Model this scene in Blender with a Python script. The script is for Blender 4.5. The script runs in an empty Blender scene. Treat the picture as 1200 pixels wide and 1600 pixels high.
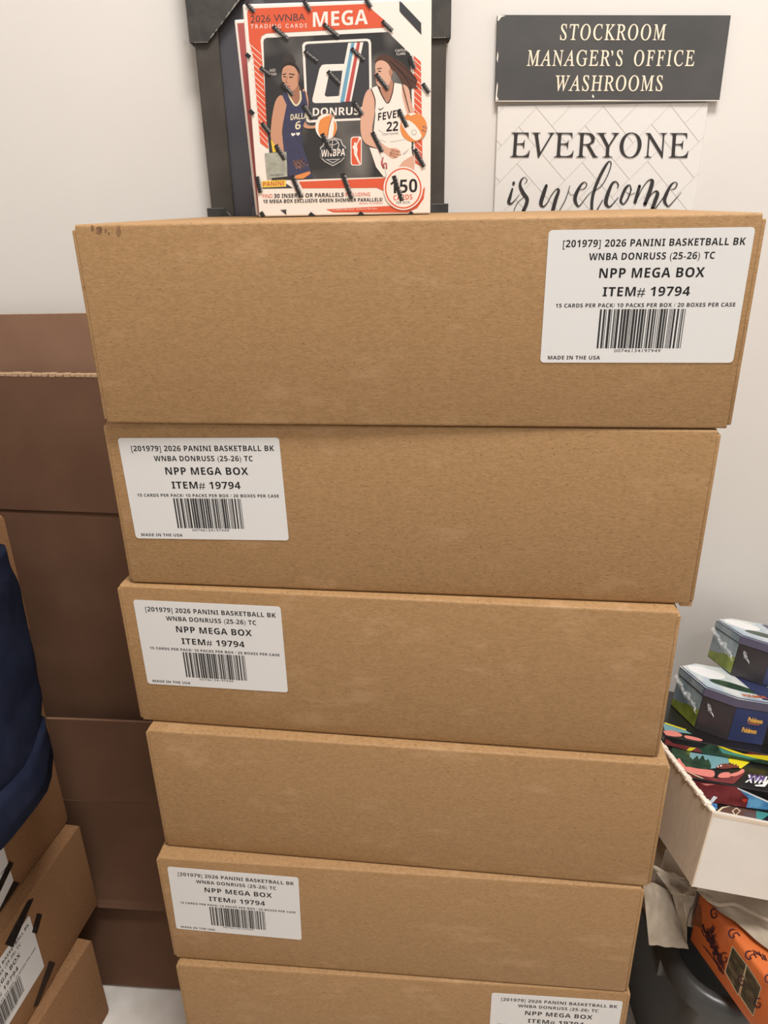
import bpy, bmesh, math, random
from math import sin, cos, pi, radians
from mathutils import Vector, Matrix, noise

S = bpy.context.scene
COL = S.collection

# ------------------------------------------------------------------ camera
CARTON_H = 0.15420877
CAM_H = 7 * CARTON_H + 0.00983859          # eye height above the floor
FPX, PITCH, ROLL = 1139.95, 0.39978955, -0.01944714
FW = Vector((0, cos(PITCH), -sin(PITCH)))
UP0 = Vector((0, sin(PITCH), cos(PITCH)))
RT = cos(ROLL) * Vector((1, 0, 0)) + sin(ROLL) * UP0
UP = -sin(ROLL) * Vector((1, 0, 0)) + cos(ROLL) * UP0
EYE = Vector((0, 0, CAM_H))
cam = bpy.data.cameras.new('camera')
cam.sensor_fit = 'AUTO'; cam.sensor_width = 36.0
cam.lens = FPX / 1600 * 36.0
cam.clip_start = 0.02
camo = bpy.data.objects.new('camera', cam); COL.objects.link(camo)
camo.matrix_world = Matrix((( RT.x, UP.x, -FW.x, EYE.x), (RT.y, UP.y, -FW.y, EYE.y),
                            (RT.z, UP.z, -FW.z, EYE.z), (0, 0, 0, 1)))
S.camera = camo

# ------------------------------------------------------------------ light
S.view_settings.view_transform = 'Standard'
S.view_settings.look = 'None'
S.view_settings.gamma = 1.0
S.view_settings.use_curve_mapping = False
S.view_settings.exposure = -0.33
w = bpy.data.worlds.new('world'); S.world = w; w.use_nodes = True
bg = w.node_tree.nodes['Background']
bg.inputs[0].default_value = (1.0, 0.985, 0.97, 1); bg.inputs[1].default_value = 0.62

def area(name, loc, target, sx, sy, power, col):
    l = bpy.data.lights.new(name, 'AREA'); l.shape = 'RECTANGLE'; l.size = sx; l.size_y = sy
    l.energy = power; l.color = col
    o = bpy.data.objects.new(name, l); COL.objects.link(o)
    o.location = loc
    o.rotation_euler = (Vector(target) - Vector(loc)).to_track_quat('-Z', 'Y').to_euler()
    return o
area('ceiling_lamp_light', (0.22, 0.06, 2.72), (0.22, 0.3, 0), 0.6, 0.4, 58.0, (1.0, 0.985, 0.968))
area('rear_fill_light', (0.55, -1.1, 2.72), (0.2, 0.6, 0.6), 0.8, 0.5, 14.0, (1.0, 0.985, 0.968))  # added fill behind the camera, no known lamp; lifts fronts and lower wall

# ------------------------------------------------------------------ helpers
def ray(px, py):
    return FW + RT * ((px - 600) / FPX) + UP * ((800 - py) / FPX)
def on_plane(px, py, n, p):
    """point of the plane (normal n through p, world) seen along a photo direction"""
    d = ray(px, py)
    return EYE + d * ((Vector(p) - EYE).dot(n) / d.dot(n))
def aty(px, py, y): return on_plane(px, py, Vector((0, 1, 0)), (0, y, 0))
def atx(px, py, x): return on_plane(px, py, Vector((1, 0, 0)), (x, 0, 0))
def atz(px, py, z): return on_plane(px, py, Vector((0, 0, 1)), (0, 0, z))

def lin(c):
    r = []
    for v in c[:3]:
        v = v / 255.0
        r.append(v / 12.92 if v <= 0.04045 else ((v + 0.055) / 1.055) ** 2.4)
    return (*r, 1.0)

MATS = {}
def mat(name, rgb, rough=0.6, spec=0.3, metal=0.0):
    if name in MATS: return MATS[name]
    m = bpy.data.materials.new(name); m.use_nodes = True
    b = m.node_tree.nodes['Principled BSDF']
    b.inputs['Base Color'].default_value = lin(rgb)
    b.inputs['Roughness'].default_value = rough
    b.inputs['Specular IOR Level'].default_value = spec
    b.inputs['Metallic'].default_value = metal
    MATS[name] = m
    return m

def noisy(name, c1, c2, scale, rough=0.7, spec=0.2, detail=4, lo=0.35, hi=0.65, stretch=(1, 1, 1), bump=0.0,
          bscale=None, speck=None, scuff=None):
    """two-tone procedural surface with optional bump, sparse specks and per-object shift"""
    if name in MATS: return MATS[name]
    m = mat(name, c1, rough, spec); nt = m.node_tree; N, L = nt.nodes, nt.links
    b = N['Principled BSDF']
    tc = N.new('ShaderNodeTexCoord'); mp = N.new('ShaderNodeMapping'); oi = N.new('ShaderNodeObjectInfo')
    mp.inputs['Scale'].default_value = stretch
    sc = N.new('ShaderNodeVectorMath'); sc.operation = 'SCALE'; sc.inputs[0].default_value = (3.1, 7.7, 5.3)
    L.new(oi.outputs['Random'], sc.inputs['Scale'])
    ad = N.new('ShaderNodeVectorMath'); ad.operation = 'ADD'
    L.new(tc.outputs['Object'], ad.inputs[0]); L.new(sc.outputs[0], ad.inputs[1])
    L.new(ad.outputs[0], mp.inputs['Vector'])
    n = N.new('ShaderNodeTexNoise'); n.inputs['Scale'].default_value = scale; n.inputs['Detail'].default_value = detail
    L.new(mp.outputs[0], n.inputs['Vector'])
    r = N.new('ShaderNodeValToRGB')
    r.color_ramp.elements[0].position = lo; r.color_ramp.elements[0].color = lin(c1)
    r.color_ramp.elements[1].position = hi; r.color_ramp.elements[1].color = lin(c2)
    L.new(n.outputs['Fac'], r.inputs['Fac'])
    out = r.outputs['Color']
    if speck:
        n2 = N.new('ShaderNodeTexNoise'); n2.inputs['Scale'].default_value = speck[1]; n2.inputs['Detail'].default_value = 2
        L.new(mp.outputs[0], n2.inputs['Vector'])
        r2 = N.new('ShaderNodeValToRGB'); r2.color_ramp.elements[0].position = speck[2]; r2.color_ramp.elements[1].position = speck[2] + 0.06
        L.new(n2.outputs['Fac'], r2.inputs['Fac'])
        mx = N.new('ShaderNodeMix'); mx.data_type = 'RGBA'
        L.new(r2.outputs['Color'], mx.inputs[0]); L.new(out, mx.inputs[6]); mx.inputs[7].default_value = lin(speck[0])
        out = mx.outputs[2]
    if scuff:
        n4 = N.new('ShaderNodeTexNoise'); n4.inputs['Scale'].default_value = scuff[1]; n4.inputs['Detail'].default_value = 5; n4.inputs['Roughness'].default_value = 0.7
        L.new(mp.outputs[0], n4.inputs['Vector'])
        r4 = N.new('ShaderNodeValToRGB'); r4.color_ramp.elements[0].position = scuff[2]; r4.color_ramp.elements[1].position = scuff[2] + 0.16
        r4.color_ramp.elements[1].color = (0.5, 0.5, 0.5, 1)
        L.new(n4.outputs['Fac'], r4.inputs['Fac'])
        m4 = N.new('ShaderNodeMix'); m4.data_type = 'RGBA'
        L.new(r4.outputs['Color'], m4.inputs[0]); L.new(out, m4.inputs[6]); m4.inputs[7].default_value = lin(scuff[0])
        out = m4.outputs[2]
    L.new(out, b.inputs['Base Color'])
    if bump:
        n3 = N.new('ShaderNodeTexNoise'); n3.inputs['Scale'].default_value = bscale or scale; n3.inputs['Detail'].default_value = 3
        L.new(mp.outputs[0], n3.inputs['Vector'])
        bp = N.new('ShaderNodeBump'); bp.inputs['Strength'].default_value = bump; bp.inputs['Distance'].default_value = 0.001
        L.new(n3.outputs['Fac'], bp.inputs['Height']); L.new(bp.outputs['Normal'], b.inputs['Normal'])
    return m

class MB:
    """collects shapes and links them as ONE mesh object"""
    def __init__(self): self.v = []; self.f = []; self.m = []; self.mats = []
    def mi(self, m):
        if m not in self.mats: self.mats.append(m)
        return self.mats.index(m)
    def add(self, vs, fs, m):
        b = len(self.v); k = self.mi(m)
        self.v += [tuple(p) for p in vs]
        for f in fs: self.f.append([b + i for i in f]); self.m.append(k)
    def poly(self, pts, m): self.add(pts, [list(range(len(pts)))], m)
    def box(self, x0, x1, y0, y1, z0, z1, m, bev=0.0, seg=2):
        bm = bmesh.new()
        vs = [bm.verts.new(p) for p in ((x0,y0,z0),(x1,y0,z0),(x1,y1,z0),(x0,y1,z0),(x0,y0,z1),(x1,y0,z1),(x1,y1,z1),(x0,y1,z1))]
        for f in ((0,3,2,1),(4,5,6,7),(0,1,5,4),(1,2,6,5),(2,3,7,6),(3,0,4,7)): bm.faces.new([vs[i] for i in f])
        if bev: bmesh.ops.bevel(bm, geom=bm.edges[:], offset=bev, segments=seg, affect='EDGES', profile=0.5)
        self.from_bm(bm, m)
    def from_bm(self, bm, m):
        bm.verts.index_update()
        self.add([v.co[:] for v in bm.verts], [[v.index for v in f.verts] for f in bm.faces], m); bm.free()
    def prism(self, pts, z0, z1, m, mtop=None):
        n = len(pts)
        vs = [(p[0], p[1], z0) for p in pts] + [(p[0], p[1], z1) for p in pts]
        self.add(vs, [[i, (i+1) % n, n + (i+1) % n, n + i] for i in range(n)] + [list(range(n))[::-1]], m)
        self.add([(p[0], p[1], z1) for p in pts], [list(range(n))], mtop or m)
    def slab(self, quad, t, m):
        """plate between a 3D polygon and its copy moved by vector t"""
        n = len(quad); t = Vector(t)
        vs = [Vector(q) for q in quad] + [Vector(q) + t for q in quad]
        self.add(vs, [list(range(n))[::-1], list(range(n, 2*n))] + [[i, (i+1) % n, n + (i+1) % n, n + i] for i in range(n)], m)
    def loft(self, rings, m, cap=True, closed=True):
        n = len(rings[0]); vs = [p for r in rings for p in r]; fs = []
        for i in range(len(rings) - 1):
            for j in range(n if closed else n - 1):
                a = i*n + j; b = i*n + (j+1) % n
                fs.append([a, b, b + n, a + n])
        if cap: fs += [list(range(n))[::-1], list(range((len(rings)-1)*n, len(rings)*n))]
        self.add(vs, fs, m)
    def build(self, name, parent=None, smooth=None, mw=None):
        me = bpy.data.meshes.new(name); me.from_pydata(self.v, [], self.f)
        for m in self.mats: me.materials.append(m)
        me.polygons.foreach_set('material_index', self.m)
        me.update()
        if smooth is not None:
            bm = bmesh.new(); bm.from_mesh(me)
            bmesh.ops.recalc_face_normals(bm, faces=bm.faces[:])
            for f in bm.faces: f.smooth = True
            for e in bm.edges:
                if len(e.link_faces) != 2 or e.calc_face_angle(0) > smooth: e.smooth = False
            bm.to_mesh(me); bm.free()
        o = bpy.data.objects.new(name, me); COL.objects.link(o)
        if parent is not None: o.parent = parent
        if mw is not None: o.matrix_world = mw
        return o

def tag(o, label=None, cat=None, group=None, kind=None):
    if label: o['label'] = label
    if cat: o['category'] = cat
    if group: o['group'] = group
    if kind: o['kind'] = kind
    return o
def thing(name, label, cat, mw=None, group=None):
    o = bpy.data.objects.new(name, None); o.empty_display_size = 0.05; COL.objects.link(o)
    if mw is not None: o.matrix_world = mw
    return tag(o, label, cat, group)
def kids(o): return [c for c in bpy.data.objects if c.parent == o]
def copy_tree(o, parent=None):
    c = o.copy(); COL.objects.link(c); c.parent = parent
    for ch in kids(o): copy_tree(ch, c)
    return c
def place(x, y, z, rz=0.0, ry=0.0):
    return Matrix.Translation((x, y, z)) @ Matrix.Rotation(rz, 4, 'Z') @ Matrix.Rotation(ry, 4, 'Y')

# -------- lettering
_T = {}
def glyphs(body, shear=0.0, offset=0.0, space=1.0, res=2):
    k = (body, shear, offset, space, res)
    if k not in _T:
        c = bpy.data.curves.new('t', 'FONT'); c.body = body; c.shear = shear; c.offset = offset
        c.space_character = space; c.resolution_u = res; c.fill_mode = 'FRONT'
        o = bpy.data.objects.new('t', c)
        me = bpy.data.meshes.new_from_object(o)
        _T[k] = ([(v.co.x, v.co.y) for v in me.vertices], [list(p.vertices) for p in me.polygons])
        bpy.data.objects.remove(o); bpy.data.curves.remove(c); bpy.data.meshes.remove(me)
    return _T[k]
CAP = max(p[1] for p in glyphs('H')[0])
def text(mb, body, p0, p1, up, fn, m, shear=0.0, offset=0.02, space=1.0, cap=None):
    """lay a line of lettering from p0 to p1 (baseline, 2D), cap height vector up, through fn to 3D"""
    vs, fs = glyphs(body, shear, offset, space)
    x0 = min(v[0] for v in vs); x1 = max(v[0] for v in vs); h = cap or CAP
    out = []
    for x, y in vs:
        s = (x - x0) / (x1 - x0); t = y / h
        out.append(fn(p0[0] + s * (p1[0] - p0[0]) + t * up[0], p0[1] + s * (p1[1] - p0[1]) + t * up[1]))
    mb.add(out, fs, m)

def bs(t):
    """bold sans letters and figures"""
    o = ''
    for c in t:
        k = ord(c)
        o += chr(0x1D5D4 + k - 65) if 65 <= k <= 90 else chr(0x1D5EE + k - 97) if 97 <= k <= 122 else chr(0x1D7EC + k - 48) if 48 <= k <= 57 else c
    return o
BCAP = max(p[1] for p in glyphs(bs('H'))[0])
def btext(mb, body, p0, p1, up, fn, m, offset=0.0, space=1.0, shear=0.0):
    text(mb, bs(body), p0, p1, up, fn, m, offset=offset, space=space, cap=BCAP, shear=shear)

def spline(pts, n=6, closed=False):
    P = [tuple(p) for p in pts]; out = []; N = len(P)
    rng = range(N if closed else N - 1)
    for i in rng:
        if closed: a, b, c, d = P[(i-1) % N], P[i], P[(i+1) % N], P[(i+2) % N]
        else: a, b, c, d = P[max(i-1, 0)], P[i], P[i+1], P[min(i+2, N-1)]
        for k in range(n):
            t = k / n
            out.append(tuple(0.5 * (2*b[j] + (c[j]-a[j])*t + (2*a[j]-5*b[j]+4*c[j]-d[j])*t*t + (3*b[j]-a[j]-3*c[j]+d[j])*t**3) for j in range(len(b))))
    if not closed: out.append(P[-1])
    return out
def stroke(mb, pts, fn, m, n=6):
    """brush stroke: points (x, y, width) swept with round ends"""
    P = spline(pts, n); L = []; R = []
    for i, p in enumerate(P):
        a = P[max(i-1, 0)]; b = P[min(i+1, len(P)-1)]
        dx, dy = b[0]-a[0], b[1]-a[1]; d = math.hypot(dx, dy) or 1
        hw = max(p[2], 1e-6) / 2
        L.append((p[0] - dy/d*hw, p[1] + dx/d*hw)); R.append((p[0] + dy/d*hw, p[1] - dx/d*hw))
    k = len(L)
    mb.add([fn(*q) for q in L] + [fn(*q) for q in R], [[i, i+1, k+i+1, k+i] for i in range(k-1)], m)
    for p in (P[0], P[-1]):
        mb.poly([fn(p[0] + p[2]/2*cos(a*pi/5), p[1] + p[2]/2*sin(a*pi/5)) for a in range(10)], m)
def ellipse(cx, cy, rx, ry, n=28, rot=0.0):
    return [(cx + rx*cos(2*pi*i/n)*cos(rot) - ry*sin(2*pi*i/n)*sin(rot), cy + rx*cos(2*pi*i/n)*sin(rot) + ry*sin(2*pi*i/n)*cos(rot)) for i in range(n)]
def rrect(x0, y0, x1, y1, r, n=5):
    out = []
    for cx, cy, a0 in ((x1-r, y1-r, 0), (x0+r, y1-r, pi/2), (x0+r, y0+r, pi), (x1-r, y0+r, 3*pi/2)):
        for i in range(n+1): out.append((cx + r*cos(a0 + pi/2*i/n), cy + r*sin(a0 + pi/2*i/n)))
    return out
def solve(A, b):
    n = len(b); M = [list(A[i]) + [b[i]] for i in range(n)]
    for i in range(n):
        p = max(range(i, n), key=lambda r: abs(M[r][i])); M[i], M[p] = M[p], M[i]
        for r in range(n):
            if r != i:
                f = M[r][i] / M[i][i]
                for c in range(i, n+1): M[r][c] -= f * M[i][c]
    return [M[i][n] / M[i][i] for i in range(n)]
def homography(src, dst):
    A = []; b = []
    for (x, y), (u, v) in zip(src, dst):
        A += [[x, y, 1, 0, 0, 0, -u*x, -u*y], [0, 0, 0, x, y, 1, -v*x, -v*y]]; b += [u, v]
    h = solve(A, b)
    def fn(x, y):
        d = h[6]*x + h[7]*y + 1
        return ((h[0]*x + h[1]*y + h[2]) / d, (h[3]*x + h[4]*y + h[5]) / d)
    return fn

# ------------------------------------------------------------------ materials
KRAFT = noisy('kraft_cardboard', (152, 117, 76), (165, 128, 86), 260, rough=0.62, spec=0.4, stretch=(1, 1, 2.2),
              bump=0.25, bscale=420, speck=((132, 98, 64), 330, 0.64), scuff=((186, 150, 112), 16, 0.56))
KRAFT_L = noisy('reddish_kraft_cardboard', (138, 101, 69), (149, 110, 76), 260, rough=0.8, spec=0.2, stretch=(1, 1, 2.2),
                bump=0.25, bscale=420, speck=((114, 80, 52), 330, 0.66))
BROWN2 = noisy('lighter_brown_corrugated', (136, 103, 82), (144, 110, 88), 12, rough=0.8, spec=0.15, bump=0.1, bscale=200)  # lighter brown: stronger light on the rear sheet put into its colour
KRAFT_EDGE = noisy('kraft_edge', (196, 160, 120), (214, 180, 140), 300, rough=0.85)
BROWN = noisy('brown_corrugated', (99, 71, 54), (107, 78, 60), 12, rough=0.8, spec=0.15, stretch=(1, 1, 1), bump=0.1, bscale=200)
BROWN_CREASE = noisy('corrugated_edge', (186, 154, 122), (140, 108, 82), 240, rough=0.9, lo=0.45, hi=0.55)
WHITE_LABEL = mat('white_label_paper', (220, 217, 214), 0.45, 0.35)
INK = mat('black_ink', (36, 34, 34), 0.5, 0.2)
BARINK = mat('barcode_ink', (52, 50, 49), 0.5, 0.2)
WALLM = noisy('white_wall_paint', (217, 211, 204), (220, 214, 207), 6, rough=0.55, spec=0.25, bump=0.06, bscale=120,
              speck=((194, 187, 179), 26, 0.80))
FLOORM = noisy('pale_floor', (214, 206, 196), (226, 219, 210), 30, rough=0.5)

# ------------------------------------------------------------------ the setting
YW = 0.955
def struct(name, x0, x1, y0, y1, z0, z1, m):
    mb = MB(); mb.box(x0, x1, y0, y1, z0, z1, m); return tag(mb.build(name), kind='structure')
struct('floor', -1.5, 1.5, -1.6, YW, -0.05, 0.0, FLOORM)
struct('wall_back', -1.5, 1.5, YW, YW + 0.08, 0.0, 2.8, WALLM)
struct('wall_right', 1.5, 1.58, -1.6, YW + 0.08, 0.0, 2.8, WALLM)
struct('wall_left', -1.58, -1.5, -1.6, YW + 0.08, 0.0, 2.8, WALLM)
struct('ceiling', -1.58, 1.58, -1.6, YW + 0.08, 2.8, 2.86, WALLM)

# ------------------------------------------------------------------ shipping cartons
CW, CD = 0.50, 0.31
LW, LH = 0.140, 0.0935
random.seed(4)
def label_mesh(detail=True):
    mb = MB(); T = 0.00025
    pts = rrect(-LW/2, -LH/2, LW/2, LH/2, 0.0028)
    n = len(pts)
    mb.add([(p[0], 0, p[1]) for p in pts] + [(p[0], -T, p[1]) for p in pts],
           [list(range(n, 2*n))] + [[i, (i+1) % n, n + (i+1) % n, n + i] for i in range(n)], WHITE_LABEL)
    k = LW / 152.4
    fn = lambda x, y: (x*k - LW/2, -T - 0.00008, LH/2 - y*k)
    lines = [('[201979] 2026 PANINI BASKETBALL BK', 11.5, 146.9, 12.6, 5.2, 0.022),
             ('WNBA DONRUSS (25-26) TC', 32, 126, 22.3, 5.1, 0.022),
             ('NPP MEGA BOX', 41, 120.3, 35.6, 7.2, 0.03),
             ('ITEM# 19794', 45, 111.4, 49.5, 7.0, 0.03),
             ('15 CARDS PER PACK/ 10 PACKS PER BOX / 20 BOXES PER CASE', 9.3, 147, 57.9, 3.0, 0.02),
             ('00746134197949', 58.4, 94.8, 93.3, 2.4, 0.0),
             ('MADE IN THE USA', 6, 47.8, 99.2, 3.0, 0.02)]
    for s, xl, xr, yb, h, off in lines:
        (btext if off else text)(mb, s, (xl, yb), (xr, yb), (0, -h), fn, INK, offset=0.0, space=1.06)
    rnd = random.Random(11); x = 44.2
    while x < 110:
        bw = rnd.choice((0.55, 0.55, 1.0, 1.5, 1.9)); gap = rnd.choice((0.5, 0.5, 0.9, 1.3))
        mb.poly([fn(x, 59.4), fn(min(x + bw, 110.6), 59.4), fn(min(x + bw, 110.6), 90.2), fn(x, 90.2)], BARINK)
        x += bw + gap
    return mb
def make_carton():
    """origin: bottom edge middle of the labelled front; front looks along -y"""
    root = thing('shipping_carton', '-', 'carton')
    H = CARTON_H
    bm = bmesh.new(); bmesh.ops.create_cube(bm, size=1.0)
    for v in bm.verts: v.co = ((v.co.x) * (CW - 0.0070), (v.co.y + 0.5) * CD, 0.0005 + (v.co.z + 0.5) * (H - 0.0010))
    bmesh.ops.bevel(bm, geom=[e for e in bm.edges if abs(e.verts[0].co.x - e.verts[1].co.x) > 0.1], offset=0.0022, segments=3, affect='EDGES', profile=0.5)
    mb = MB(); mb.from_bm(bm, KRAFT)
    mb.build('body', root, smooth=0.9)
    for s in (-1, 1):
        m2 = MB(); x0, x1 = sorted((s*(CW/2 - 0.0036), s*CW/2))
        m2.box(x0, x1, 0.0006, CD - 0.002, 0.0032, H - 0.0042, KRAFT, 0.0012, 2)
        m2.build('side_flap', root, smooth=0.9)
    return root
carton0 = make_carton()
label_me = label_mesh().build('shipping_label')
label_data = label_me.data
bpy.data.objects.remove(label_me)
def add_label(root, cx, cz_from_top, roll=0.0):
    o = bpy.data.objects.new('shipping_label', label_data); COL.objects.link(o); o.parent = root
    o.matrix_local = Matrix.Translation((cx, -0.0002, CARTON_H + cz_from_top)) @ Matrix.Rotation(-roll, 4, 'Y')
    o['label'] = 'white printed shipping label with barcode'
    return o
SCUFF = mat('kraft_scuff', (186, 150, 110), 0.9, 0.1)
STAIN = noisy('brown_glue_stain', (150, 116, 86), (122, 90, 64), 300, rough=0.8)
used = [False]
def carton(mw, label, group):
    r = carton0 if not used[0] else copy_tree(carton0)
    used[0] = True
    r.matrix_world = mw; r['label'] = label; r['group'] = group
    return r
MAIN = [(0.01799, 0.56237, -0.10294), (0.01232, 0.56678, -0.11959), (-0.00034, 0.56012, -0.13528), (0.00783, 0.54873, -0.12578),
        (0.00174, 0.54068, -0.09895), (0.00503, 0.53661, -0.08340), (0.0045, 0.5350, -0.0900)]
MLAB = ['top carton of the tall stack, white label at its right',
        'second carton from the top of the tall stack, label at its upper left',
        'third carton from the top of the tall stack, label at its left',
        'fourth carton from the top of the tall stack, plain unlabelled kraft front',
        'fifth carton from the top of the tall stack, label at its far left',
        'sixth carton from the top of the tall stack, label at its right',
        'bottom carton of the tall stack, standing on the floor below the view']
cartons = []
for i, (x, y, a) in enumerate(MAIN):
    c = carton(place(x, y, (6 - i) * CARTON_H, a), MLAB[i], 'kraft cartons in the tall stack')
    cartons.append(c)
# cartons of the stack at the left, seen along their fronts
LEFT = [(-0.4185, 0.7079, 77.0), (-0.4285, 0.7636, 80.4), (-0.4455, 0.7705, 79.0), (-0.4390, 0.7660, 79.0), (-0.4335, 0.7690, 79.0)]
LLAB = ['bottom carton of the stack at the left edge, standing on the floor',
        'second carton from the floor in the left stack, taped, with white label',
        'third carton from the floor in the left stack, its label mostly cut off',
        'fourth carton from the floor in the left stack, mostly behind the navy sleeve',
        'topmost carton of the left stack, under the navy jacket']
lefts = []; left_data = {}
for k, (x, y, deg) in enumerate(LEFT):
    a = radians(deg)
    # far front corner sits at (x, y): origin = corner - half width along the front
    c = carton(place(x - CW/2*cos(a), y - CW/2*sin(a), k * CARTON_H, a), LLAB[k], 'kraft cartons in the left stack')
    lefts.append(c)
    for ch in kids(c):                                 # left stack uses a darker, redder copy of the kraft
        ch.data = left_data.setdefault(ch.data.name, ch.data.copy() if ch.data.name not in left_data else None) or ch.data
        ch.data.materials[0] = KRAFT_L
m3 = MB()                                          # locking tab poking out under the lower right corner
m3.box(CW/2 - 0.0105, CW/2 - 0.0006, 0.0012, 0.0045, -0.0022, 0.003, KRAFT, 0.0005, 1)
m3.build('locking_tab', cartons[1])
add_label(cartons[0], 0.1729, -0.0562, 0.0)
add_label(cartons[1], -0.1674, -0.0600, 0.0195)
add_label(cartons[2], -0.1652, -0.0613, 0.003)
add_label(cartons[4], -0.1695, -0.0604, -0.025)
add_label(cartons[5], 0.1725, -0.0604, -0.003)
# glue marks near the upper left corner of the top carton
mb = MB(); rnd = random.Random(3)
n_top = Vector((-sin(MAIN[0][2]), cos(MAIN[0][2]), 0)); p_top = Vector((MAIN[0][0], MAIN[0][1], 0)) - n_top * 0.0003
inv0 = cartons[0].matrix_world.inverted()
for cx, cy, rx, ry in ((155, 359, 5, 6), (185, 361, 3.5, 7.5), (144, 356, 2.5, 4.5), (165, 360, 1.6, 2.6), (170, 364, 1.5, 2.2)):
    e = [(cx + (x - cx) * (0.75 + 0.4*rnd.random()), cy + (y - cy) * (0.75 + 0.4*rnd.random())) for x, y in ellipse(cx, cy, rx, ry, 14)]
    mb.poly([inv0 @ on_plane(x, y, n_top, p_top) for x, y in e], STAIN)
mb.build('glue_mark', cartons[0])['label'] = 'dark brown glue spots'

def face_local(c, px, py, off=0.0006):
    mw = c.matrix_world; n = (mw.to_3x3() @ Vector((0, -1, 0))).normalized()
    return mw.inverted() @ on_plane(px, py, n, mw.translation + n * off)
for c, (px, py) in ((lefts[1], (46, 1430)), (lefts[2], (1, 1308))):
    p = face_local(c, px, py)
    add_label(c, p.x - LW/2, max(p.z - LH/2, 0.004 + LH/2) - CARTON_H)
TAPEBLK = noisy('black_tape_print', (26, 24, 24), (60, 56, 54), 420, rough=0.35, spec=0.5, lo=0.55, hi=0.7)
TAPE = mat('clear_packing_tape', (176, 132, 98), 0.18, 0.6)
for c, bars, strip in ((lefts[1], [((47, 1401), (14, 1478), 13), ((62, 1428), (54, 1458), 8), ((82, 1503), (57, 1576), 10), ((86, 1538), (79, 1552), 6)],
                        [(52, 1402), (66, 1424), (70, 1450), (40, 1550), (0, 1600), (-25, 1500)]),
                       (lefts[2], [((18, 1347), (-6, 1398), 8), ((26, 1378), (2, 1455), 10), ((-4, 1250), (6, 1272), 10), ((8, 1290), (-4, 1306), 6)],
                        [(24, 1344), (32, 1374), (22, 1420), (-20, 1470), (-40, 1380)])):
    for a, b, wd in bars:
        mb = MB()
        d = Vector((b[0]-a[0], b[1]-a[1])).normalized(); q = Vector((-d.y, d.x)) * wd / 2
        quad = [Vector(a) + q, Vector(b) + q, Vector(b) - q, Vector(a) - q]
        v = [face_local(c, *p, off=0.0007) for p in quad]
        v = [Vector((p.x, p.y, min(max(p.z, 0.002), CARTON_H - 0.002))) for p in v]
        mb.slab(v, (0, 0.0002, 0), TAPEBLK)
        mb.build('tape_strip', c)['label'] = 'black printed strip of packing tape'

# ------------------------------------------------------------------ flattened corrugated cartons behind
def sheet(mb, prof, x0, x1, yaw, xc, t=0.004, m=BROWN, edge=BROWN_CREASE, wob=0.0015, yaw1=None):
    """corrugated sheet following a (y, z) profile, seen edge-on along x"""
    P = spline(prof, 5); nx = 14
    front = []; back = []
    for i, (y, z) in enumerate(P):
        a = P[max(i-1, 0)]; b = P[min(i+1, len(P)-1)]
        d = Vector((b[0]-a[0], b[1]-a[1])).normalized(); n = Vector((-d.y, d.x))
        if n.x > 0: n = -n
        fr = []; bk = []
        f_ = i/(len(P) - 1); yw = yaw if yaw1 is None else yaw*(1 - f_) + yaw1*f_
        ca, sa = cos(yw), sin(yw)
        for j in range(nx + 1):
            x = x0 + (x1 - x0)*j/nx
            wv = wob * noise.noise((x*9, z*7, 1.3))
            for lst, s in ((fr, 1), (bk, 0)):
                yy = y + n.x*t*s + wv; zz = z + n.y*t*s
                lst.append((xc + (x - xc)*ca - 0*sa, yy + (x - xc)*sa, zz))
        front.append(fr); back.append(bk)
    mb.loft(front, m, cap=False, closed=False); mb.loft(back, m, cap=False, closed=False)
    for a, b in ((front[-1], back[-1]), (front[0], back[0])): mb.loft([a, b], edge, cap=False, closed=False)
    for j in (0, nx): mb.loft([[f[j] for f in front], [f[j] for f in back]], edge, cap=False, closed=False)
def yz(px, py, y, xc_yaw=None):
    p = aty(px, py, y); return (p.y, p.z)
XC = -0.36
TORNK = mat('pale_torn_kraft', (178, 148, 118), 0.9, 0.1)
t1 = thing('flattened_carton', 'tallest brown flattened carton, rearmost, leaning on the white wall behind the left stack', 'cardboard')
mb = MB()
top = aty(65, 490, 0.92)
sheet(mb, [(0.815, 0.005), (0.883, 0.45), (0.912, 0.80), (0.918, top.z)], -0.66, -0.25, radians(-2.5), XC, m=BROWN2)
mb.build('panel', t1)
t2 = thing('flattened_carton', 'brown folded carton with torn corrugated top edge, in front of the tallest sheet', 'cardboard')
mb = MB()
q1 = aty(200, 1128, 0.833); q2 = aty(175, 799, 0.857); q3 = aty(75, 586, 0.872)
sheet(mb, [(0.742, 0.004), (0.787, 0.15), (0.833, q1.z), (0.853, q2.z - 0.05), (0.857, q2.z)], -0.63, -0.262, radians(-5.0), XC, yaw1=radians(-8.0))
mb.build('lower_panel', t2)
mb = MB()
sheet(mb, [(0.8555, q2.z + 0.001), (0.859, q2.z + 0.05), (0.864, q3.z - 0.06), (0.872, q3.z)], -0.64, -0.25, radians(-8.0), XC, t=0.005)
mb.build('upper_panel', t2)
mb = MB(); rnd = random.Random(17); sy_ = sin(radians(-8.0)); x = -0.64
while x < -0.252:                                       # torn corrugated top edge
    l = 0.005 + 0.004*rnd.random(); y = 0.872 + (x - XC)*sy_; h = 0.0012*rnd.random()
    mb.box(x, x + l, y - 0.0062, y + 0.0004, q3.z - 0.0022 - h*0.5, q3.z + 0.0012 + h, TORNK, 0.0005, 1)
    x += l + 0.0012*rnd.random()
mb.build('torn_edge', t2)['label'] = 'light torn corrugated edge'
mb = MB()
f0 = aty(200, 1411, 0.772); f1 = aty(170, 1251, 0.792); f2 = aty(150, 1126, 0.812)
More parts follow.
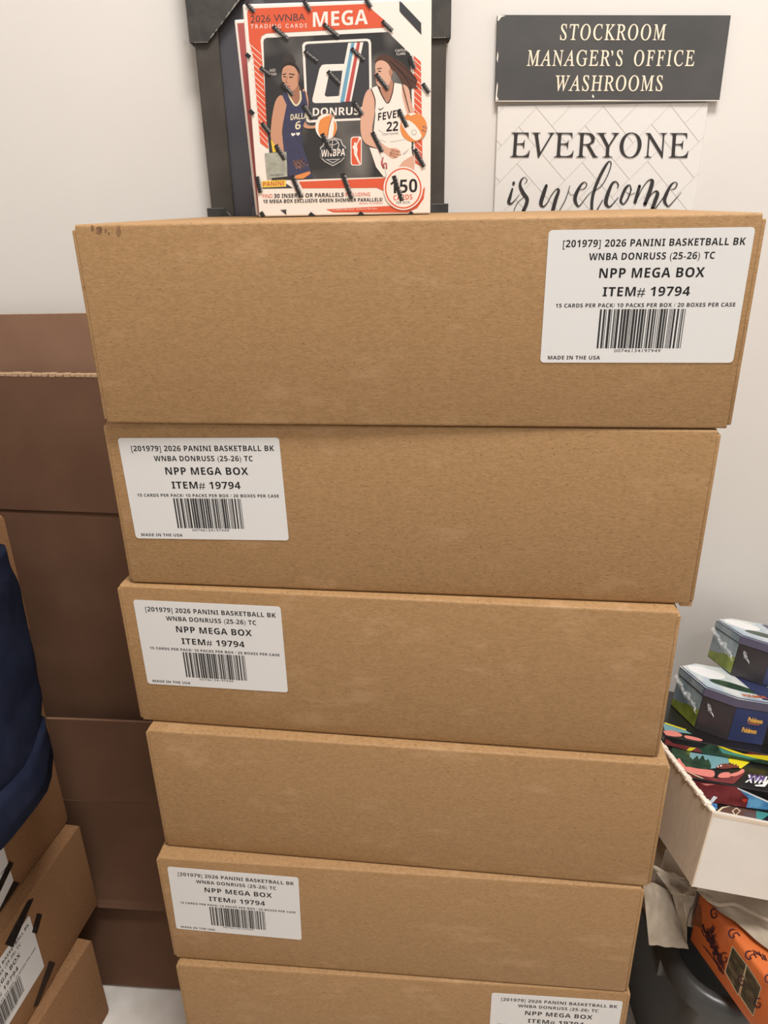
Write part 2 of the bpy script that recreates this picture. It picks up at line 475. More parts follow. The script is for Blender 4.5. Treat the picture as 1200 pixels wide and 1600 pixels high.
sheet(mb, [(0.763, f0.z - 0.004), (0.768, f0.z + 0.001), (0.774, f0.z + 0.012), (0.784, f0.z + 0.06), (0.791, f1.z)], -0.53, -0.265, radians(-4.5), XC, t=0.004, edge=BROWN2)
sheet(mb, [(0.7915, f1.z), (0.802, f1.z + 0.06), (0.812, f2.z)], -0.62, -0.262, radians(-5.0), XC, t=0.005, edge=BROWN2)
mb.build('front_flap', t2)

# ------------------------------------------------------------------ wall hangings
DSIGN = noisy('charcoal_painted_board', (74, 73, 72), (82, 80, 78), 25, rough=0.55, spec=0.3)
CREAM = mat('cream_lettering', (236, 220, 196), 0.6, 0.2)
WORN = mat('worn_white_edge', (226, 218, 208), 0.7)
ys = YW - 0.007
sg = thing('wall_sign', 'charcoal board sign with cream STOCKROOM lettering on the white wall', 'sign')
q = [aty(778, 23.3, ys), aty(1142, 24, ys), aty(1124, 157.3, ys), aty(774, 157.3, ys)]
mb = MB(); mb.slab([(v.x, ys, v.z) for v in q], (0, YW - ys, 0), DSIGN); mb.build('board', sg)
mb = MB()
fn = lambda x, y: tuple(aty(x, y, ys - 0.0004))
def ms(s, base): return ''.join(chr(base + ord(c) - 65) if c.isalpha() and c.isascii() else c for c in s)
SER = max(p[1] for p in glyphs(ms('H', 0x1D400))[0])
def sline(mb, s, p0, p1, up, f, m, offset=0.0, base=0x1D400, shear=0.0, space=1.02):
    """upright serif line: each letter placed in turn"""
    text(mb, ms(s, base), p0, p1, up, f, m, offset=offset, cap=SER, shear=shear, space=space)
sline(mb, 'STOCKROOM', (874.5, 62.3), (1039, 62.6), (2.4, -23.8), fn, CREAM, 0.008, 0x1D434, -0.25, 1.2)
sline(mb, 'MANAGER’S', (823, 102.8), (972, 102.8), (2.2, -23.6), fn, CREAM, 0.008, 0x1D434, -0.25, 1.15)
sline(mb, 'OFFICE', (989.5, 102.8), (1084, 103), (2.5, -23.6), fn, CREAM, 0.008, 0x1D434, -0.25, 1.2)
sline(mb, 'WASHROOMS', (866, 141.8), (1034.5, 142), (2.3, -23.2), fn, CREAM, 0.008, 0x1D434, -0.25, 1.15)
mb.build('lettering', sg)
mb = MB()
fn2 = lambda x, y: tuple(aty(x, y, ys - 0.0003))
for p in ([(774, 157.3), (880, 156.9), (940, 156.2), (1000, 157.0), (1124, 156.4), (1124, 158), (774, 158.6)],
          [(778, 23), (790, 24.5), (783, 27), (779, 33), (777.5, 32)], [(774, 157), (775.5, 138), (777, 128), (778, 134), (776.5, 150), (779, 156)],
          [(776, 92), (777.6, 80), (778.8, 86), (777.5, 98)], [(925, 152), (926, 147), (928, 150), (928.5, 153)]):
    mb.poly([fn2(*v) for v in p], WORN)
mb.build('worn_edge', sg)

PLQ = mat('white_tile_print', (222, 217, 211), 0.5, 0.3)
GROUT = mat('pale_grey_grout_print', (210, 204, 198), 0.6, 0.2)
CHAR = mat('charcoal_brush_ink', (58, 54, 53), 0.6, 0.2)
yp = YW - 0.004
pl = thing('wall_plaque', 'white herringbone tile plaque reading EVERYONE is welcome, below the charcoal sign', 'sign')
a = aty(778, 158.6, yp); b = aty(1107.5, 158.6, yp)
x0, x1, zt = a.x, b.x, min(a.z, b.z) - 0.0005
zb = zt - 0.245
mb = MB(); mb.box(x0, x1, yp, YW, zb, zt, PLQ, 0.0006, 1); mb.build('panel', pl)
mb = MB()
def seg(p, q, wd, y, m):
    d = (Vector(q) - Vector(p)).normalized(); n = Vector((-d.y, d.x)) * wd / 2
    mb.poly([(v.x, y, v.y) for v in (Vector(p) + n, Vector(q) + n, Vector(q) - n, Vector(p) - n)], m)
def clip(p, q):
    t0, t1 = 0.0, 1.0; dx, dy = q[0]-p[0], q[1]-p[1]
    for pp, qq in ((-dx, p[0]-x0), (dx, x1-p[0]), (-dy, p[1]-zb), (dy, zt-p[1])):
        if abs(pp) < 1e-12:
            if qq < 0: return None
        else:
            r = qq / pp
            if pp < 0: t0 = max(t0, r)
            else: t1 = min(t1, r)
    return None if t0 >= t1 else ((p[0]+t0*dx, p[1]+t0*dy), (p[0]+t1*dx, p[1]+t1*dy))
TW = 0.0272
ox, oz = x0 + 0.083, zt - 0.002
c45 = cos(pi/4)
def rot(u, v): return (ox + (u - v)*c45, oz + (u + v)*c45)
edges = set()                                           # unit joints on an integer grid, each kept once
for i in range(-12, 13):
    for j in range(-12, 13):
        u0, v0 = i + 2*j, i - 2*j
        for a0, b0, a1, b1 in ((u0, v0, u0 + 2, v0 + 1), (u0, v0 + 1, u0 + 1, v0 + 3)):
            for u in range(a0, a1): edges.add((u, b0, 0)); edges.add((u, b1, 0))
            for v in range(b0, b1): edges.add((a0, v, 1)); edges.add((a1, v, 1))
for u, v, k in sorted(edges):
    s = clip(rot(u*TW, v*TW), rot((u + 1 - k)*TW, (v + k)*TW))
    if s: seg(s[0], s[1], 0.0006, yp - 0.0002 - 0.0001*k, GROUT)
mb.build('tile_lines', pl)
mb = MB()
fn = lambda x, y: tuple(aty(x, y, yp - 0.0008))
sline(mb, 'EVERYONE', (796.5, 245.4), (1075, 246.4), (2.7, -37.6), fn, CHAR, base=0x1D434, shear=-0.27)
fA = lambda x, y: fn(780 + x/8, 240 + y/8)
fB = lambda x, y: fn(920 + x/8, 240 + y/8)
for s in ([(165,440,22),(135,545,38),(120,605,38),(148,625,20),(200,580,8),(250,512,5)],
          [(318,375,6),(350,335,8),(320,295,8),(278,328,20),(262,400,36),(300,490,46),(348,560,44),(340,630,44),(300,720,42)],
          [(310,540,7),(232,610,8),(192,690,8),(182,735,6)],
          [(590,398,34),(560,485,48),(522,615,46),(545,660,22),(592,628,12),(660,510,10),(715,445,12),(745,460,32),(705,580,46),(664,735,46)],
          [(742,730,8),(830,570,11),(884,400,8)], [(868,470,6),(892,510,6),(940,512,6)],
          [(1000,450,7),(1058,440,10),(1095,392,12),(1075,356,10),(1030,380,22),(972,480,42),(948,570,44),(978,648,24),(1012,645,12),(1100,530,8),(1160,470,6)]):
    stroke(mb, s, fA, CHAR)
mb.poly([fA(*p) for p in ellipse(181, 371, 17, 25, 14, 0.2)], CHAR)
for s in ([(62,470,8),(160,400,10),(240,260,11),(280,130,13),(255,96,13),(205,160,32),(122,320,38),(62,480,38),(40,600,36),(38,730,34)],
          [(95,720,14),(175,578,10)],
          [(358,430,10),(370,392,16),(340,350,15),(290,380,30),(232,520,48),(215,615,46),(248,664,24),(290,640,14),(370,545,7)],
          [(530,450,18),(512,392,12),(462,430,34),(412,540,34),(402,598,30),(436,630,16),(490,560,20),(530,450,16)],
          [(470,480,6),(520,512,8),(575,490,6)], [(635,405,36),(602,520,40),(578,608,38)],
          [(590,600,10),(660,450,10),(730,350,12),(778,325,20),(795,355,46),(760,480,50),(702,632,44)],
          [(720,600,8),(790,500,10),(845,468,20),(860,505,44),(830,590,48),(796,690,46)], [(830,690,12),(930,550,9),(960,500,7)],
          [(1030,450,8),(1075,435,12),(1105,382,14),(1080,356,10),(1030,390,24),(972,500,42),(948,588,40),(985,655,20),(1015,645,13),(1090,560,9),(1160,480,4)]):
    stroke(mb, s, fB, CHAR)
mb.build('lettering', pl)

# picture frame with cardboard corner guards
FRM = noisy('dark_frame_moulding', (72, 67, 61), (79, 74, 68), 40, rough=0.5)
GUARD = noisy('black_corner_guard_card', (62, 60, 57), (76, 73, 69), 60, rough=0.75, bump=0.15, bscale=300)
GEDGE = mat('torn_card_edge', (150, 144, 136), 0.9)
ART = noisy('slate_blue_print', (72, 69, 73), (80, 77, 81), 14, rough=0.3, spec=0.4)
BOKEH = mat('pale_light_disc_print', (98, 94, 98), 0.3, 0.4)
yf = 0.928
fr = thing('picture_frame', 'dark picture frame with black card corner guards on the wall behind the card boxes', 'picture frame')
fx0, fx1 = aty(331, 334, yf).x, aty(694, 330, yf).x
fz1, fz0 = aty(297, 68, yf).z + 0.095, aty(345, 325, yf).z - 0.095
mw_ = 0.026
mb = MB()
for r in ((fx0, fx0 + mw_, fz0, fz1), (fx1 - mw_, fx1, fz0, fz1), (fx0 + mw_, fx1 - mw_, fz0, fz0 + mw_), (fx0 + mw_, fx1 - mw_, fz1 - mw_, fz1)):
    mb.box(r[0], r[1], yf, YW, r[2], r[3], FRM, 0.0012, 1)
mb.build('moulding', fr)
mb = MB(); mb.box(fx0 + mw_, fx1 - mw_, yf + 0.006, YW - 0.004, fz0 + mw_, fz1 - mw_, ART)
for k in range(9):
    c = aty(398 + 2.4*k, 20 + 52.5*k, yf + 0.0058)
    if fz0 + mw_ + 0.015 < c.z < fz1 - mw_ - 0.015:
        mb.poly([(c.x + 0.0145*cos(i*pi/12), yf + 0.0057, c.z + 0.0145*sin(i*pi/12)) for i in range(24)], BOKEH)
mb.build('print', fr)
for sx in (0, 1):
    for sz in (0, 1):
        X = fx1 if sx else fx0; Z = fz1 if sz else fz0
        ux = -1 if sx else 1; uz = -1 if sz else 1
        g = MB(); L0, e = 0.095, 0.0045
        tri = [(-e, -e), (L0 + 0.016, -e), (L0 + 0.016, 0.0), (0.015, L0), (-e, L0)]
        g.slab([(X + ux*a, yf - 0.0035, Z + uz*b) for a, b in tri], (0, 0.0028, 0), GUARD)
        w1 = [(X + ux*a, yf - 0.0006, Z + uz*b) for a, b in ((-e, -e), (-e, L0), (-0.001, L0), (-0.001, -0.001), (L0, -0.001), (L0, -e))]
        g.slab(w1, (0, YW - yf - 0.001, 0), GUARD)
        for k in range(14):
            t = 0.04 + 0.9*k/14
            a = 0.015 + (L0 + 0.001)*t; b = L0*(1 - t)
            d = 0.0022 + 0.0012*sin(k*5.1)
            g.poly([(X + ux*q[0], yf - 0.0037, Z + uz*q[1]) for q in ((a, b), (a + d*2, b - d*2), (a + d*1.6 - 0.0004, b - d*2 - 0.0004), (a - 0.0006, b - 0.0004))], GEDGE)
        for k in range(5):
            a = 0.001 + k*0.003
            g.poly([(X + ux*q[0], yf - 0.0037, Z + uz*q[1]) for q in ((a, L0), (a + 0.002, L0), (a + 0.002, L0 - 0.0006), (a, L0 - 0.0006))], GEDGE)
        g.build('corner_guard', fr)

# ------------------------------------------------------------------ card game boxes on the top carton
RED = mat('print_orange_red', (214, 92, 62), 0.25, 0.5)
PWHITE = mat('print_white', (236, 226, 215), 0.25, 0.5)
PDARK = noisy('print_dark_photo', (56, 54, 53), (118, 114, 109), 30, rough=0.3, spec=0.4, lo=0.42, hi=0.68, detail=1)
PCHAR = mat('print_charcoal', (66, 65, 67), 0.25, 0.5)
PBLACK = mat('print_black', (40, 37, 36), 0.3, 0.5)
SKIN1 = mat('print_skin_tan', (196, 146, 118), 0.3, 0.4)
SKIN1D = mat('print_skin_tan_dark', (160, 112, 90), 0.3, 0.4)
SKIN2 = mat('print_skin_fair', (214, 168, 144), 0.3, 0.4)
SKIN2D = mat('print_skin_fair_dark', (180, 130, 108), 0.3, 0.4)
HAIR1 = mat('print_hair_black', (56, 46, 44), 0.3, 0.4)
HAIR1D = mat('print_hair_shade', (66, 58, 55), 0.3, 0.4)
HAIR2 = mat('print_hair_brown', (88, 62, 52), 0.3, 0.4)
NAVY = mat('print_navy', (66, 66, 90), 0.3, 0.4)
BALLO = mat('print_ball_orange', (222, 140, 78), 0.3, 0.4)
BLUEP = mat('print_sky_blue', (112, 160, 184), 0.3, 0.4)
REDP = mat('print_stripe_red', (188, 84, 80), 0.3, 0.4)
YELP = mat('print_yellow', (232, 196, 70), 0.3, 0.4)
CREAMP = mat('print_cream', (222, 212, 176), 0.3, 0.4)
GREYP = mat('print_silver', (176, 172, 168), 0.3, 0.4)
HOLO = noisy('hologram_sticker', (150, 150, 136), (176, 176, 160), 160, rough=0.2, spec=0.7)
PINKRED = mat('print_muted_red', (176, 92, 88), 0.3, 0.4)
MW_, MH_, MD_ = 0.1636, 0.1712, 0.050
mega = thing('card_game_box', 'front trading card box with two basketball players, standing on the top carton', 'card box',
             place(-0.03237, 0.750, 7*CARTON_H, -0.0481))
mb = MB(); mb.box(-MW_/2, MW_/2, 0, MD_, 0.0003, MH_, PWHITE, 0.0012, 2)
mb.poly([(-MW_/2 - 0.0001, y, z) for y, z in ((0.006, 0.006), (MD_ - 0.006, 0.006), (MD_ - 0.006, MH_ - 0.006), (0.006, MH_ - 0.006))], PINKRED)
mb.build('box', mega)
hz = homography([(275, 28), (1077, 3), (340, 924), (1068, 914)], [(-MW_/2, MH_), (MW_/2, MH_), (-MW_/2, 0.0003), (MW_/2, 0.0003)])
LV = [0]
def fl(x, y):
    u, v = hz(x, y); return (u, -0.00012 - LV[0]*0.00005, v)
A = MB()
def P(pts, m, lv, sm=False):
    LV[0] = lv
    if sm: pts = spline(pts, 4, True)
    A.poly([fl(*p) for p in pts], m)
def ST(pts, m, lv, n=5):
    LV[0] = lv; stroke(A, pts, fl, m, n)
def TX(s, p0, p1, up, m, lv, off=0.02, shear=0.0, space=1.0):
    LV[0] = lv
    (btext if off >= 0.02 else text)(A, s, p0, p1, up, fl, m, shear=shear, offset=0.0, space=space)
P([(295,65),(300,52),(312,47),(796,28),(878,98),(878,127),(376,151),(356,162),(351,180),(371,436),(381,638),(347,612),(333,436),(320,254),(303,182)], RED, 1)
for k in range(17):
    y = 196 + k*25.5; xl = 303 + (y-182)*0.098; xr = 352 + (y-180)*0.073
    if y + 46 < 640: ST([(xl, y, 2.6), (xr, y + 44, 2.6)], PWHITE, 2, 1)
P([(363,188),(366,176),(376,170),(890,146),(985,238),(1000,740),(870,757),(570,765),(470,768),(395,770),(372,500)], PDARK, 1)
P([(1000,246),(1030,272),(1036,716),(1004,700)], RED, 1)
for k in range(17):
    y = 262 + k*26
    if y < 690: ST([(1001, y, 2.6), (1032, y + 30, 2.6)], PWHITE, 2, 1)
P([(940,16),(950,22),(1032,108),(1033,158),(946,66),(940,56)], PCHAR, 1)
# logo panel
P([(527,202),(534,190),(548,186),(800,174),(814,178),(819,192),(822,505),(818,516),(770,518),(690,521),(556,527),(545,523),(541,510)], PWHITE, 2)
P([(538,206),(543,199),(552,196),(798,184),(806,187),(809,196),(812,500),(808,507),(560,516),(553,513),(550,504)], PCHAR, 3)
P([(600,300),(610,285),(625,282),(712,280),(690,443),(580,445),(570,440),(569,428)], PWHITE, 4)
P([(641,318),(648,310),(697,308),(683,415),(630,418),(621,412)], PCHAR, 5)
P([(722,192),(786,189),(734,438),(672,442)], PWHITE, 5)
P([(735,192),(749,191),(704,440),(686,441)], BLUEP, 6)
P([(760,190),(773,190),(727,438),(709,440)], REDP, 6)
TX('DONRUSS', (570,499), (792,494), (1,-33), PWHITE, 6, 0.02)
# header
TX('2026 WNBA', (309,107), (541,97), (0,-30), PCHAR, 2, 0.015)
TX('TRADING CARDS', (310,131), (547,127), (0,-17), PWHITE, 2, 0.01, space=1.5)
TX('MEGA', (573,125), (806,113), (0,-62), PWHITE, 3, 0.05)
TX('AZZI', (388,312), (413,311), (0,-10), PWHITE, 4, 0.01)
TX('FUDD', (396,328), (418,327), (0,-10), PWHITE, 4, 0.01)
TX('CAITLIN', (921,230), (972,227), (0,-10), PWHITE, 4, 0.01)
TX('CLARK', (926,244), (966,242), (0,-10), PWHITE, 4, 0.01)
# left player
P([(440,304),(448,284),(470,274),(496,280),(512,300),(516,320),(509,330),(494,302),(468,292),(449,308)], HAIR1, 7, True)
P([(452,282),(446,258),(460,240),(480,240),(494,258),(496,280)], HAIR1D, 6, True)
P([(441,322),(446,298),(466,286),(492,292),(508,316),(512,348),(504,376),(486,394),(464,390),(448,366),(440,340)], SKIN1, 8, True)
P([(508,318),(514,326),(513,350),(506,356)], SKIN1D, 9, True)
ST([(446,325,5),(458,321,4)], HAIR1, 9); ST([(472,322,4),(492,325,5)], HAIR1, 9)
ST([(449,334,5),(457,334,4)], PBLACK, 9); ST([(474,336,5),(486,336,4)], PBLACK, 9)
ST([(463,335,3),(458,356,5),(466,359,3)], SKIN1D, 9); ST([(458,374,4),(474,374,4)], PINKRED, 9)
P([(470,386),(508,366),(518,400),(520,435),(500,458),(474,436),(456,408)], SKIN1D, 7, True)
P([(440,412),(416,430),(402,480),(394,540),(392,590),(410,622),(445,662),(478,692),(486,705),(503,722),(512,716),(524,722),(532,712),(548,712),(541,690),(520,668),(488,652),(455,606),(440,578),(446,520),(462,452)], SKIN1, 7, True)
for f in ([(490,690,9),(500,718,8)], [(502,690,9),(516,720,8)], [(514,688,9),(530,715,8)], [(522,680,9),(546,706,8)]): ST(f, SKIN1, 8)
for f in ([(497,694,2),(507,716,2)], [(509,692,2),(521,714,2)], [(519,686,2),(536,706,2)]): ST(f, SKIN1D, 9)
P([(528,388),(546,404),(552,450),(538,520),(560,540),(590,532),(592,505),(620,490),(650,492),(664,506),(640,520),(610,545),(570,552),(535,548),(525,520),(532,460)], SKIN1, 7, True)
P([(440,408),(462,398),(478,432),(500,456),(520,434),(518,394),(538,396),(549,450),(538,520),(520,566),(532,640),(548,690),(570,760),(472,765),(455,720),(442,596),(446,520),(460,452)], NAVY, 8)
ST([(466,400,6),(480,432,7),(500,455,7),(519,432,7),(518,394,6)], CREAMP, 9)
P([(490,752),(556,732),(560,742),(530,763),(500,764)], BALLO, 9)
ST([(470,560,2),(500,590,3),(540,640,2)], PCHAR, 9); ST([(480,640,3),(515,655,2)], PCHAR, 9)
TX('DALLAS', (476,517), (560,508), (1,-25), CREAMP, 10, 0.03)
TX('6', (495,557), (518,554), (2,-34), CREAMP, 10, 0.04)
P([(486,585),(478,577),(480,570),(487,573),(494,570),(496,577)], PWHITE, 10); P([(507,583),(499,575),(501,568),(507,571),(514,567),(516,575)], PWHITE, 10)
P([(392,598),(408,612),(414,650),(400,652)], YELP, 6)
ellb = ellipse(627, 545, 46, 54)
P(ellb, PWHITE, 11)
P([(600,520),(625,502),(650,500),(640,540),(630,590),(605,586),(594,560)], BALLO, 12, True)
P([(660,520),(671,540),(668,570),(655,588),(660,550)], BALLO, 12, True)
ST([(655,497,2),(640,545,2),(632,596,2)], PBLACK, 13)
P([(366,656),(458,650),(462,754),(376,762)], HOLO, 12)
TX('WNBPA', (388,755), (445,751), (0,-9), PCHAR, 13, 0.0)
# shield
P([(600,632),(612,622),(620,598),(655,588),(690,598),(699,620),(711,630),(710,670),(690,692),(655,712),(620,694),(600,674)], GREYP, 6)
P([(605,636),(616,626),(624,603),(655,594),(686,603),(694,624),(706,634),(705,668),(688,688),(655,706),(623,690),(605,671)], PCHAR, 7)
P(ellipse(655, 622, 27, 25), PWHITE, 8); P(ellipse(655, 622, 24, 22), PCHAR, 9)
ST([(633,612,2),(655,622,2),(677,612,2)], PWHITE, 10); ST([(655,598,2),(652,622,2),(655,646,2)], PWHITE, 10)
P([(600,642),(711,638),(709,672),(602,676)], PCHAR, 10)
TX('WNBPA', (604,672), (706,667), (2,-30), PWHITE, 11, 0.04)
P([(622,682),(688,680),(655,700)], GREYP, 11); P([(634,685),(676,684),(655,694)], PCHAR, 12)
# league emblem
P([(730,598),(735,589),(742,587),(770,586),(776,590),(778,598),(777,700),(773,707),(766,709),(738,709),(733,706),(730,699)], PWHITE, 6)
P([(734,600),(738,593),(744,591),(768,590),(772,594),(774,600),(773,698),(770,703),(764,705),(740,705),(736,702),(734,697)], RED, 7)
P([(764,598),(768,606),(762,612),(757,626),(760,640),(757,662),(764,682),(771,701),(765,702),(754,680),(745,662),(744,642),(740,636),(738,628),(746,622),(744,614),(750,610),(755,616),(760,608)], PWHITE, 8)
P(ellipse(768, 596, 5, 6, 12), PWHITE, 8)
# right player
P([(836,274),(846,252),(872,242),(902,250),(940,270),(976,300),(1012,345),(1008,372),(1018,384),(990,382),(966,378),(940,340),(915,305),(905,330),(896,300),(862,268)], HAIR2, 7, True)
for f in ([(915,262,3),(965,300,4),(1014,352,3)], [(905,275,3),(950,318,4),(992,384,3)], [(900,268,2),(960,330,3),(1020,372,2)]): ST(f, HAIR1, 8)
P([(836,290),(843,272),(866,266),(890,280),(904,310),(902,345),(890,372),(862,380),(843,366),(838,345),(832,328),(837,312)], SKIN2, 8, True)
P([(894,306),(908,306),(910,322),(902,334),(896,326)], SKIN2D, 9, True)
ST([(845,302,4),(862,299,4)], HAIR2, 9); ST([(850,312,5),(860,312,4)], PBLACK, 9); ST([(840,312,3),(833,330,4),(842,334,3)], SKIN2D, 9)
ST([(842,352,4),(858,350,4)], PINKRED, 9)
P([(858,372),(902,342),(914,388),(905,430),(890,448),(870,420)], SKIN2D, 7, True)
P([(812,388),(792,410),(778,470),(772,540),(778,590),(800,620),(850,640),(880,662),(905,680),(925,678),(938,668),(942,650),(922,636),(885,632),(840,590),(822,560),(832,490),(834,430)], SKIN2, 9, True)
for f in ([(905,645,8),(935,652,7)], [(900,655,8),(932,664,7)], [(898,664,8),(922,674,7)]): ST(f, SKIN2D, 10)
P([(952,368),(978,386),(988,440),(1004,500),(985,520),(964,470),(950,410)], SKIN2, 9, True)
P([(815,384),(846,372),(868,418),(890,446),(908,402),(914,360),(950,366),(962,420),(984,500),(990,628),(960,664),(880,660),(846,620),(826,585),(836,500),(834,430)], CREAMP if False else PWHITE, 8)
ST([(846,373,4),(868,420,5),(890,446,5),(908,404,5),(915,360,4)], HAIR2, 9)
ST([(818,384,4),(834,430,5),(834,470,3)], HAIR2, 10); ST([(950,366,4),(964,420,5),(984,496,3)], HAIR2, 10)
ST([(850,560,3),(880,575,2),(930,572,3)], GREYP, 9); ST([(840,596,3),(880,610,2)], GREYP, 9); ST([(900,610,3),(960,600,2)], GREYP, 9)
ST([(850,468,2),(856,474,4),(872,464,2)], PBLACK, 10)
TX('FEVER', (847,520), (950,503), (1,-32), PBLACK, 11, 0.03)
TX('22', (882,566), (932,562), (2,-40), PBLACK, 11, 0.03)
TX('FIRST BANK', (864,583), (935,577), (0,-8), GREYP, 11, 0.0)
P([(810,632),(850,640),(900,676),(940,668),(988,632),(992,668),(952,692),(930,722),(884,757),(870,757),(838,716)], PWHITE, 8)
P([(938,690),(990,655),(998,735),(950,745),(930,722)], SKIN2, 7, True)
ST([(850,650,3),(870,700,2),(880,752,3)], GREYP, 9)
ST([(868,676,5),(862,700,8),(872,722,8),(868,708,6),(880,700,6),(882,722,7)], PINKRED, 10)
P(ellipse(998, 548, 57, 62), BALLO, 12)
P([(958,520),(980,520),(1010,545),(1032,585),(1010,604),(985,590),(962,560),(948,535)], PWHITE, 13, True)
P([(975,490),(1000,487),(1010,492),(985,500)], PWHITE, 13)
ST([(946,530,2),(990,540,2),(1050,545,2)], PBLACK, 13) if False else None
P(ellipse(1000, 570, 11, 12, 14), GREYP, 14); P(ellipse(1000, 570, 8, 9, 14), PWHITE, 15)
ST([(1040,545,8),(1054,552,6)], SKIN2D, 14); ST([(1036,560,8),(1050,566,6)], SKIN2D, 14)
# footer
P([(352,773),(453,768),(455,796),(354,800)], YELP, 2)
TX('PANINI', (358,795), (447,791), (0,-18), REDP, 3, 0.05)
P([(456,784),(485,803),(356,805),(354,801),(456,797)], PCHAR, 1)
P([(510,776),(880,762),(885,840),(872,818),(840,803),(525,804)], RED, 1)
TX('FIND', (356,845), (398,843), (0,-16), RED, 3, 0.01)
TX('30 INSERTS OR PARALLELS', (404,844), (700,840), (0,-17), PBLACK, 3, 0.02)
TX('INCLUDING', (706,839), (812,837), (0,-15), RED, 3, 0.01)
TX('10 MEGA BOX EXCLUSIVE GREEN SHIMMER PARALLELS!', (358,866), (865,860), (0,-15), PBLACK, 3, 0.02)
TX('PER BOX, ON AVERAGE', (766,872), (866,870), (0,-6), RED, 3, 0.0)
P([(625,893),(900,880),(960,893),(1012,866),(1036,812),(1046,800),(1040,850),(1012,890),(972,908),(655,906)], RED, 1)
TX('15 CARDS PER PACK  10 PACKS PER BOX', (650,899), (842,894), (0,-6), PWHITE, 2, 0.0)
P(ellipse(953, 806, 84, 92, 40), PWHITE, 14); P(ellipse(953, 806, 78, 86, 40), RED, 15); P(ellipse(953, 806, 72, 80, 40), PWHITE, 16)
TX('150', (898,828), (1013,822), (0,-56), PBLACK, 17, 0.04)
TX('CARDS', (911,857), (992,853), (0,-22), RED, 17, 0.02)
TX('PER BOX', (924,873), (982,870), (0,-11), PCHAR, 17, 0.0)
P([(430,895),(456,893),(456,917)], PCHAR, 1)
# black marks printed on the clear wrap
for x, y, ang, L in ((310,44,48,48),(548,36,58,52),(806,22,58,50),(436,150,40,84),(650,140,40,84),(888,122,44,60),(298,246,40,22),(370,310,35,50),
                     (564,248,38,70),(660,338,46,74),(762,240,42,72),(864,356,52,84),(992,275,70,56),(1051,384,55,48),(463,386,48,66),(548,480,54,66),
                     (762,468,55,66),(952,510,64,82),(312,484,45,24),(370,548,52,50),(432,652,58,72),(630,614,62,90),(843,610,64,92),(1022,678,62,84),
                     (340,788,78,70),(500,796,68,100),(714,795,70,112),(930,806,72,112),(354,914,60,24),(564,918,40,24),(773,915,40,20),(985,913,35,16)):
    c, s = cos(radians(ang)), sin(radians(ang)); hw = 9
    LV[0] = 20
    q = [(x + a*L/2*c - b*hw*s, y + a*L/2*s + b*hw*c) for a, b in ((-1,-1),(1,-1),(1,1),(-1,1))]
    A.poly([fl(*p) for p in q], PBLACK)
    LV[0] = 21
    if L > 40:
        text(A, 'PANINI', (x - 0.42*L*c - 5*s*-1, y - 0.42*L*s - 5*c*-1), (x + 0.42*L*c + 5*s, y + 0.42*L*s + 5*c), (9*s, -9*c), fl, GREYP, offset=0.0)
A.build('printed_front', mega)['label'] = 'printed front panel with two players and logo'
mega2 = thing('card_game_box', 'rear trading card box, only its red and white left edge showing past the front box', 'card box',
              place(-0.0438, 0.806, 7*CARTON_H + 0.0026, -0.040, -0.034))
mb = MB(); mb.box(-MW_/2, MW_/2, 0, MD_, 0.001, MH_, PWHITE, 0.0012, 2); mb.build('box', mega2)
mb = MB(); mb.slab([(-MW_/2 + 0.0025, -0.0001, 0.003), (MW_/2 - 0.0025, -0.0001, 0.003), (MW_/2 - 0.0025, -0.0001, MH_ - 0.003), (-MW_/2 + 0.0025, -0.0001, MH_ - 0.003)], (0, 0.0002, 0), PINKRED)
mb.build('printed_front', mega2)['label'] = 'dull red printed panel'

# ------------------------------------------------------------------ tray with game boxes and tins at the right (the tray sits tilted)
def rotm(ax, ay, az):
    return Matrix.Rotation(az, 3, 'Z') @ Matrix.Rotation(ay, 3, 'Y') @ Matrix.Rotation(ax, 3, 'X')
TM = rotm(-0.2477, 0.1986, -0.0649)
TO = Vector((0.3216, 0.55, CAM_H - 0.5635))
TILT = Matrix.Translation(TO) @ TM.to_4x4()
TINV = TILT.inverted()
def lon(px, py, ax, val):
    n = TM.col[ax]; return TINV @ on_plane(px, py, n, TO + n*val)
def tilted(x=0, y=0, z=0, rz=0): return TILT @ Matrix.Translation((x, y, z)) @ Matrix.Rotation(rz, 4, 'Z')
TRAYW = noisy('white_tray_board', (206, 197, 186), (211, 203, 192), 20, rough=0.6, spec=0.25)
TRAYK = noisy('grey_kraft_tray_side', (196, 178, 156), (206, 188, 166), 60, rough=0.8, stretch=(1, 6, 1))
TORN = noisy('torn_white_perforation', (238, 228, 216), (226, 206, 184), 200, rough=0.9)
tr = thing('cardboard_tray', 'open white cardboard tray with torn perforated rim, holding colourful game boxes', 'tray', TILT)
TXL, TYL, TB = 0.30, 0.325, -0.083
mb = MB()
mb.add([(0.0, 0, 0), (TXL, 0, -0.004), (TXL, 0, TB), (0.0006, 0, TB), (0.0, 0.004, 0), (TXL, 0.004, -0.004), (TXL, 0.004, TB), (0.0006, 0.004, TB)],
       [(0,3,2,1),(4,5,6,7),(0,1,5,4),(3,7,6,2),(0,4,7,3),(1,2,6,5)], TRAYW)
mb.build('front_wall', tr)
mb = MB()
lw = [(0, 0.0042, -0.001), (0, 0.08, -0.002), (0, 0.16, -0.002), (0, TYL, -0.002), (0, TYL, TB - 0.012), (0, 0.0042, TB)]
mb.slab(lw, (0.004, 0, 0), TRAYK)
mb.build('side_wall', tr)['label'] = 'greyish kraft side wall'
mb = MB(); rnd = random.Random(8)
for k in range(26):
    y0 = 0.004 + k*0.0098; y1 = y0 + 0.0098*0.86; z0 = -0.0012
    j = rnd.random()*0.0016
    mb.box(-0.0009 - j, 0.0048, y0, y1, z0 - 0.001, z0 + 0.0018 + j, TORN, 0.0006, 1)
